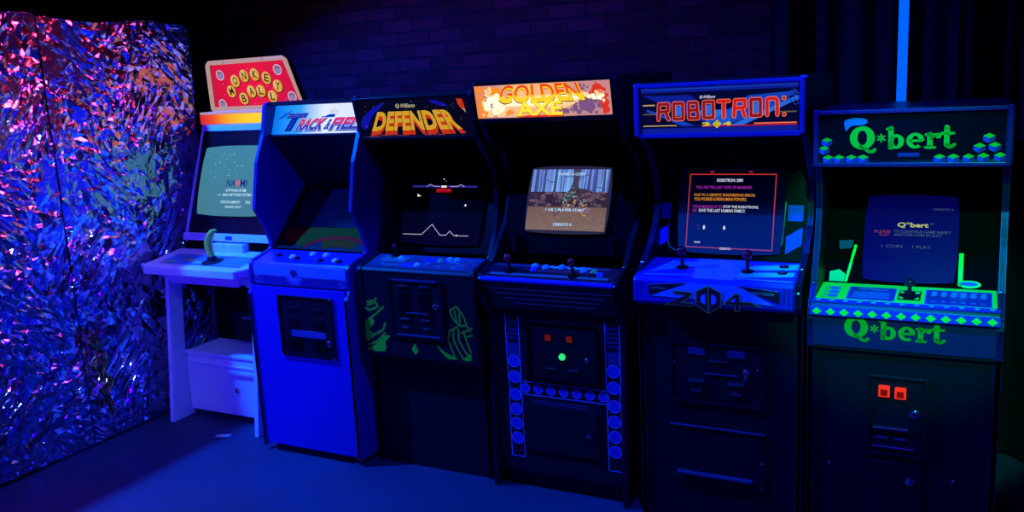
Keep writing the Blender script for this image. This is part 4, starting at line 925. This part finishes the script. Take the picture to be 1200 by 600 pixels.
    a = Art((0, bz[0], bz[1]), (1, 0, 0), dv); lime = mat('bezel_line', (.25, .42, .25), .5)
    a.stroke([(-.265, .24), (-.272, .075), (-.262, .045), (-.235, .030), (.165, .030), (.195, .045), (.205, .075), (.212, .24)], .005, lime, 1)
    for s, c in ((-1, -.30), (1, .25)):
        a.poly([(c - .05 * s * 0 - .028, .23), (c + .032, .23), (c + .032, .165), (c - .028, .165)], blue_ink, 1)
        a.poly([(c - .03, .10), (c + .032, .14), (c + .032, .07), (c - .03, .03)], blue_ink, 1)
    a.build('bezel_print', t)
    def scr(a):
        rd = glow('robot_red', (.50, .03, .05), 1); pk = glow('robot_pink', (.33, .02, .25), 1); wt = glow('robot_white', (.6, .65, .8), 1); og = glow('robot_orange', (.7, .24, .02), 1); pu = glow('robot_purple', (.28, .02, .33), 1)
        a.stroke([(-.178, -.158), (.178, -.162), (.178, .150), (-.178, .150), (-.178, -.158)], .004, glow('robot_frame', (.4, .05, .12), 1, ramp=[(0, (.30, .05, .22)), (1, (.55, .03, .02))], axis=2, lo=1.14, hi=1.43), 2, True, 10)
        a.text('ROBOTRON: 2084', -.062, .045, .118, .131, wt, 3, .02); a.text('YOU ARE THE LAST HOPE OF MANKIND.', -.15, .085, .088, .101, pu, 3, .015)
        a.text('DUE TO A GENETIC ENGINEERING ERROR,', -.155, .10, .055, .068, og, 3, .015); a.text('YOU POSSESS SUPERHUMAN POWERS.', -.155, .065, .038, .051, og, 3, .015)
        a.text('YOUR MISSION IS TO', -.16, -.035, .006, .019, pu, 3, .015); a.text('STOP THE ROBOTRONS,', -.03, .115, .006, .019, wt, 3, .015); a.text('AND', -.16, -.14, -.010, .003, pu, 3, .015); a.text('SAVE THE LAST HUMAN FAMILY:', -.132, .062, -.010, .003, wt, 3, .015)
        for u in (-.105, -.02): a.rect(u - .003, u + .003, -.083, -.066, wt, 3); a.rect(u - .005, u + .005, -.079, -.072, wt, 3)
        a.disc(-.132, -.068, .0025, pk, 3, n=6); a.disc(-.128, -.080, .0025, pk, 3, n=6)
        a.text('WAVE', -.145, -.118, -.142, -.134, wt, 3, .02); a.text('CREDITS 0', -.035, .012, -.166, -.157, wt, 3, .02)
        for u in (-.085, .075): a.rect(u - .008, u + .008, .158, .163, rd, 3)
    crt(t, scr, on_bezel(bz, bt, -.008, 1.285, .016), (1, 0, 0), dv, .44, .37, glow('screen_deep_blue', (.002, .008, .075), 1, ramp=[(0, (.0005, .014, .18)), (.42, (.0005, .011, .15)), (.47, (.0005, .003, .045)), (.62, (.0, .0005, .012)), (1, (.0, .0, .004))], axis=2, lo=1.12, hi=1.46), .012)
    # marquee
    def art(a, H):
        bl = glow('robo_blue', (.004, .012, .28), 1); mb = glow('robo_midblue', (.006, .05, .45), 1); sk = glow('robo_sky', (.02, .14, .65), 1); br = glow('robo_bright', (.06, .25, .85), 1)
        og = glow('robo_outline', (.85, .16, .06), 1); rf = glow('robo_fill', (.22, .008, .02), 1); rr = glow('robo_red', (.60, .01, .015), 1); ye = glow('robo_yellow', (.65, .55, .02), 1); cr = glow('robo_cream', (.6, .35, .2), .9); wt = glow('robo_white', (.7, .7, .85), 1); dk = glow('robo_black', (.001, .001, .012), 1); ol = glow('robo_olive', (.10, .09, .06), 1); pk = glow('robo_magenta', (.5, .01, .08), 1)
        a.rect(-.30, .30, H - .022, H - .004, bl, 1); a.rect(-.30, .30, .004, .024, bl, 1); a.rect(-.30, .30, H - .012, H - .008, mb, 2)
        for p, m in (([(-.02, .03), (.02, .03), (-.10, .15), (-.29, .15)], bl), ([(-.05, .03), (.04, .03), (.22, .10), (.30, .15), (.12, .14)], mb), ([(-.03, .035), (.05, .035), (.06, .09), (-.08, .09)], sk), ([(.05, .03), (.10, .03), (.30, .12), (.30, .135)], sk), ([(-.08, .03), (-.13, .03), (-.28, .09), (-.28, .10)], mb), ([(-.30, .155), (-.20, .15), (-.08, .10), (-.16, .10)], bl)): a.poly(p, m, 1)
        for u0, u1, v, m in ((-.295, -.245, .115, cr), (.235, .295, .075, ol), (-.295, -.24, .080, ol)): a.stroke([(u0, v), (u1, v)], .005, m, 2, False)
        a.stroke([(-.295, .034), (-.16, .034)], .004, cr, 2, False); a.stroke([(.14, .035), (.295, .035)], .005, og, 2, False); a.stroke([(-.06, .029), (.295, .028)], .004, pk, 2, False); a.stroke([(-.16, .030), (-.06, .032)], .003, bl, 2, False)
        # blocky outlined letters
        L_ = {'R': [[(0, 0), (.1, 1), (1, 1), (1, .55), (.2, .5)], [(.75, .5), (1, 0)]], 'O': [[(.1, 0), (.1, 1), (.95, 1), (.95, 0), (.1, 0)]], 'B': [[(.1, 0), (.1, 1), (.85, 1), (.9, .55), (.1, .5)], [(.9, .55), (.98, .0), (.1, 0)]],
              'T': [[(0, 1), (1, 1)], [(.5, 1), (.5, 0)]], 'N': [[(.1, 0), (.1, .95), (.3, 1), (.8, 1), (1, .85), (1, 0)]]}
        x = -.235; wd = .050
        for i, ch in enumerate('ROBOTRON'):
            g = .0595; u0 = -.232 + i * g; v0, v1 = .058 + .001 * i, .118 + .001 * i
            for wv, m, l in ((.0165, og, 3), (.0110, rf if i not in (4, 5, 7) else rr, 4)):
                for line in L_[ch]: a.stroke([(u0 + p[0] * wd * .82, v0 + p[1] * (v1 - v0)) for p in line], wv, m, l)
            if ch == 'O': a.rect(u0 + .013, u0 + .033, v0 + .012, v1 - .012, sk, 4)
        for v in (.125, .065): a.disc(.250, v, .0085, og, 3); a.disc(.250, v, .005, rf, 4)
        for (u, v, r) in ((.285, .145, .012), (.275, .128, .014), (.295, .125, .010), (.30, .135, .008), (.268, .115, .010), (.292, .108, .009)): a.ring(u, v, r, r, r - .0025, r - .0025, mb, 3, n=14)
        williams(a, -.060, .140, .012, wt, 3)
        a.poly([(.0, .052), (.017, .036), (.0, .020), (-.017, .036)], ye, 4); a.ring(.0, .036, .007, .010, .005, .008, rf, 5, n=12)
        a.text('2', -.058, -.026, .030, .044, ye, 4, .06); a.text('4', .022, .055, .030, .044, ye, 4, .06)
    printed('marquee', t, (.030, 1.622), (.024, 1.806), -I, I, glow('marquee_deep', (.001, .002, .03), 1), art)
    for s in (-1, 1):
        b = MB(); b.box(s * .318 - .009, s * .318 + .009, .006, .03, 1.617, 1.822, mat('post_blue', (.04, .05, .45), .2, .4)); b.build('marquee_post', t, bevel=.004)
    b = MB(); b.box(-.31, .31, .012, .04, 1.608, 1.626, mat('post_blue', (.04, .05, .45), .2, .4)); b.build('marquee_retainer', t, bevel=.003)
    b = MB(); b.box(-.31, .31, .010, .06, 1.804, 1.820, mat('post_blue', (.04, .05, .45), .2, .4)); b.build('marquee_retainer', t, bevel=.003)
striped_cabinet()

# ================================================================== 6 rightmost cabinet, green lettering
def green_cabinet():
    w = .645; t = thing('arcade_cabinet', 'rightmost dark arcade cabinet with green lettering and green block-pattern control panel', 'arcade cabinet', (-.213, 3.354, 0), GRP)
    fr = [(.0, .0), (.0, .82), (-.012, .83), (-.016, .94), (.0, .96), (.24, 1.02), (.245, 1.10), (.235, 1.25), (.205, 1.36), (.16, 1.43), (.10, 1.48), (.085, 1.50), (.068, 1.685), (.08, 1.695)]
    fr = [(.0, .0), (.0, .82), (-.012, .83), (-.016, .935), (.0, .985), (.06, 1.05), (.13, 1.20), (.17, 1.32), (.165, 1.42), (.115, 1.485), (.085, 1.50), (.068, 1.685), (.08, 1.695)]
    side_panels(t, fr + [(.72, 1.695), (.72, 0)], fr[::-1], w, black, mat('edge_steel', (.07, .03, .36), .4, .6), .022)
    carcass(t, w, .72, 1.67, 0, black); I = w / 2 - .022
    slab(t, 'front_panel', (.012, .0), (.012, .84), .016, -I, I, navy)
    b = MB(); b.box(-I, I, .075, .715, 1.675, 1.693, mat('top_satin', (.006, .003, .05), .35)); b.build('top_panel', t)
    gi = mat('cube_green', (.01, .85, .06), .5); gm = mat('sign_green', (.02, .42, .02), .5); b1 = mat('cube_blue', (.02, .03, .75), .5); b2 = mat('cube_navy', (.01, .01, .22), .5); bal = mat('balloon_blue', (.03, .13, .75), .5)
    # coin door and cash door
    d = coin_door(t, -.10, .085, .435, .72, .010, navy, navy); y = .004
    rl = glow('coin_button_red', (.85, .03, .015), 1.1); rd = glow('coin_button_core', (.16, .004, .003), 1)
    for x, z in ((-.05, .674), (.005, .671)):
        b = MB(); b.box(x - .019, x + .019, y - .012, y, z - .022, z + .022, rl); q = b.build('coin_button', d, bevel=.003)
        b = MB(); b.box(x - .012, x + .012, y - .0135, y - .012, z - .016, z + .008, rd); b.build('button_core', q)
    slot_bar(d, -.085, .035, .532, y, .007, steel, 'coin_return_lip', .014); slot_bar(d, -.085, .055, .458, y, .005, steel, 'coin_return_lip', .010)
    for x in (-.055, .01): slot_bar(d, x - .022, x + .022, .492, y, .008, mat('plate_dim_blue', (.03, .03, .14), .4), 'coin_plate', .006)
    lock(d, .055, .595, y, .012)
    b = MB(); b.box(-.10, .085, .004, .012, .12, .40, navy); d2 = b.build('cash_door', t, bevel=.003); lock(d2, .046, .331, .004, .011)
    for x, z in ((-.239, .359), (.19, .352)): bolt(t, (x, .012, z), (0, -1, 0), .006)
    # logo board under the controls
    def logo(a, H):
        qbert_word(a, -.188, .040, .078, gm, 2)
    printed('logo_board', t, (-.006, .832), (-.012, .945), -I, I, mat('board_blue', (.012, .012, .10), .45), logo, .012)
    b = MB(); b.box(-I, I, -.004, .02, .818, .832, black); b.build('board_rail', t, bevel=.002)
    # control panel
    P = [(-.018, .945), (-.026, .955), (-.026, .985), (-.016, .998), (.235, 1.018), (.235, .99), (0, .965)]
    I3 = w / 2 - .012
    b = MB(); b.prism(P, -I3, I3, mat('panel_black', (.006, .006, .02), .35)); cp = b.build('control_panel', t, bevel=.003)
    a = Art((0, -.0262, .953), (1, 0, 0), (0, -.0005, .03))
    N_ = 13; st = 2 * I3 / N_
    a.rect(-I3, I3, .0, .034, b1, 1)
    for k in range(N_ + 1):
        u = -I3 + st * k
        if k < N_: c = u + st / 2; a.poly([(c - st * .36, .014), (c, .001), (c + st * .36, .014), (c, .029)], gi, 2); a.poly([(c - st * .36, .012), (c, -.002), (c, .001), (c - st * .36, .014)], b2, 2)
    a.build('nose_print', cp)
    a = Art((0, -.016, .9985), (1, 0, 0), (0, .251, .020)); D = .2505
    a.rect(-I3 + .004, I3 - .002, .045, D - .004, gi, 1); a.rect(-I3, I3, .002, .05, b1, 1)
    pa = mat('print_pale_blue', (.12, .4, .8), .45)
    for k in range(N_):
        c = -I3 + st * (k + .5); a.poly([(c - st * .4, .026), (c, .004), (c + st * .4, .026), (c, .046)], b2, 2); a.poly([(c - st * .25, .026), (c, .012), (c + st * .25, .026), (c, .040)], pa, 3)
    card = mat('card_blue', (.015, .03, .30), .4); line = mat('card_line', (.08, .22, .65), .4)
    a.rect(-.195, -.03, .055, .205, b1, 2); a.rect(-.188, -.036, .06, .20, card, 3); a.text('Q*bert', -.16, -.06, .165, .188, pa, 4, .02)
    for k in range(5): a.rect(-.175, -.05, .075 + k * .016, .082 + k * .016, line, 4)
    a.rect(.07, .285, .05, .215, b1, 2); a.rect(.076, .279, .055, .21, card, 3)
    for k in range(6): a.disc(.098 + k * .032, .155, .011, line, 4, .022); a.rect(.09 + k * .032, .108 + k * .032, .178, .19, pa, 4); a.rect(.09 + k * .032, .106 + k * .032, .075, .085, line, 4)
    a.rect(-.285, -.225, .06, .20, mat('cube_teal', (.02, .60, .12), .5), 2)
    for k in range(3): a.disc(-.245, .085 + k * .045, .019, bal, 3, .018)
    kx = mat('card_black', (.003, .003, .01), .4)
    for p in ([(-.02, .08), (.055, .08), (.055, .19), (-.02, .19)],): a.poly(p, kx, 2)
    for du, dv_ in ((-1, 1), (1, 1), (-1, -1), (1, -1)):
        a.poly([(.017 + du * .018, .135 + dv_ * .02), (.017 + du * .033, .135 + dv_ * .02), (.017 + du * .033, .135 + dv_ * .045), (.017 + du * .018, .135 + dv_ * .045)], gi, 3)
    a.build('panel_print', cp)
    joystick(cp, (.018, .10, 1.0085), (0, -.08, 1), mat('joystick_black', (.01, .01, .02), .12), .042, .0175)
    for x, yy in ((I3 + .001, .02), (-I3 - .001, .02)): bolt(t, (x + .004 * (1 if x > 0 else -1), -.004, .975), (0, -1, .3), .006)
    for s in (-1, 1): bolt(t, (s * (w / 2 - .011), .058, 1.056), (0, -.7, .7), .007)
    # inside
    slab(t, 'speaker_panel', (.50, 1.42), (.10, 1.492), .012, -I, I, matte)
    bz, bt = (.262, 1.012), (.50, 1.43); slab(t, 'monitor_bezel', bz, bt, .012, -I, I, matte)
    dv = Vector((0, bt[0] - bz[0], bt[1] - bz[1])).normalized()
    def sticker(draw):
        a = Art((0, bz[0], bz[1]), (1, 0, 0), dv); draw(a); a.build('bezel_sticker', t)
    sticker(lambda a: a.poly([(-.285, .045), (-.25, .055), (-.225, .035), (-.23, .005), (-.285, .005)], mat('cube_teal', (.02, .60, .12), .5), 1))
    sticker(lambda a: a.poly([(-.26, .175), (-.205, .18), (-.21, .145), (-.255, .14)], b2, 1))
    sticker(lambda a: (a.disc(.21, .018, .040, gi, 1, .015), a.disc(.21, .020, .030, b1, 2, .009)))
    for q in ([(-.217, .005), (-.228, .005), (-.201, .16), (-.190, .16)], [(.172, .01), (.188, .01), (.188, .14), (.172, .14)]):
        a = Art((0, bz[0], bz[1]), (1, 0, 0), dv); a.poly(q, gi, 1); a.build('bezel_strip', t)
    def scr(a):
        cr = glow('qb_cream', (.42, .45, .18), 1); rd = glow('qb_rose', (.22, .03, .08), 1); gy = glow('qb_grey', (.05, .09, .18), 1)
        a.text('Q*bert', -.048, .062, .040, .064, cr, 3, .035); a.text('TM', .066, .08, .056, .063, gy, 3)
        a.text('PLEASE', -.13, -.07, .018, .030, rd, 3, .01); a.text('PLAY', -.11, -.075, .006, .016, rd, 3, .01); a.text('TO CONTINUE GAME INSERT', -.06, .14, .020, .031, gy, 3, .01); a.text('ANOTHER COIN IN SLOT', -.06, .11, .007, .017, gy, 3, .01)
        a.text('1 COIN', -.10, -.025, -.042, -.030, gy, 3); a.text('1 PLAY', .01, .075, -.042, -.030, gy, 3); a.text('CREDITS 0', .075, .145, .116, .124, gy, 3)
    crt(t, scr, on_bezel(bz, bt, 0, 1.175, .02), (1, 0, 0), dv, .335, .36, glow('screen_violet_blue', (.002, .002, .13), 1, ramp=[(0, (.001, .001, .16)), (.6, (.001, .001, .11)), (1, (.0005, .0005, .045))], axis=2, lo=1.04, hi=1.36), .014)
    # marquee
    def art(a, H):
        qbert_word(a, -.192, .046, .080, gm, 2)
        # small isometric blocks
        for u, v in ((-.27, .018), (-.232, .018), (-.19, .018), (-.15, .018), (-.285, .052), (-.275, .082), (.10, .018), (.143, .018), (.235, .02), (.285, .022), (.222, .055), (.268, .057), (.25, .088), (.19, .018)): cube(a, u, v, .0185, gm, b1, b2, 2)
        blob(a, [(-.215, .140), (-.21, .153), (-.18, .160), (-.145, .156), (-.138, .143), (-.155, .134), (-.19, .132), (-.208, .115)], bal, 2)
        a.rect(-.035, .035, .018, .032, b2, 2)
    printed('marquee', t, (.088, 1.506), (.072, 1.682), -I, I, mat('marquee_unlit', (.003, .003, .012), .12), art)
    for s in (-1, 1):
        b = MB(); b.box(s * .311 - .008, s * .311 + .008, .055, .085, 1.492, 1.698, mat('post_navy', (.02, .008, .14), .3, .3)); b.build('marquee_post', t, bevel=.003)
    b = MB(); b.box(-.31, .31, .062, .10, 1.490, 1.505, mat('post_navy', (.02, .008, .14), .3, .3)); b.build('marquee_retainer', t, bevel=.002)
    b = MB(); b.box(-.31, .31, .058, .09, 1.680, 1.694, mat('post_navy', (.02, .008, .14), .3, .3)); b.build('marquee_retainer', t, bevel=.002)
green_cabinet()

# ------------------------------------------------------------------ scrap on the floor
def scrap():
    b = MB(); r = random.Random(8); vs = []; n, m_ = 9, 5
    for i in range(n):
        for j in range(m_): vs.append((.09 * (i / (n - 1) - .5) + r.uniform(-.004, .004), .045 * (j / (m_ - 1) - .5) * (1 - .6 * abs(i / (n - 1) - .5)) + r.uniform(-.004, .004), .002 + r.uniform(0, .012)))
    b.add(vs, [(i * m_ + j, i * m_ + j + 1, (i + 1) * m_ + j + 1, (i + 1) * m_ + j) for i in range(n - 1) for j in range(m_ - 1)], mat('scrap_paper', (.45, .42, .40), .7))
    o = b.build('paper_scrap', loc=(-3.66, 3.36, 0)); o.rotation_euler = (0, 0, .5)
    tag(o, 'small crumpled pale scrap lying on the floor before the white cabinet', 'scrap')
scrap()
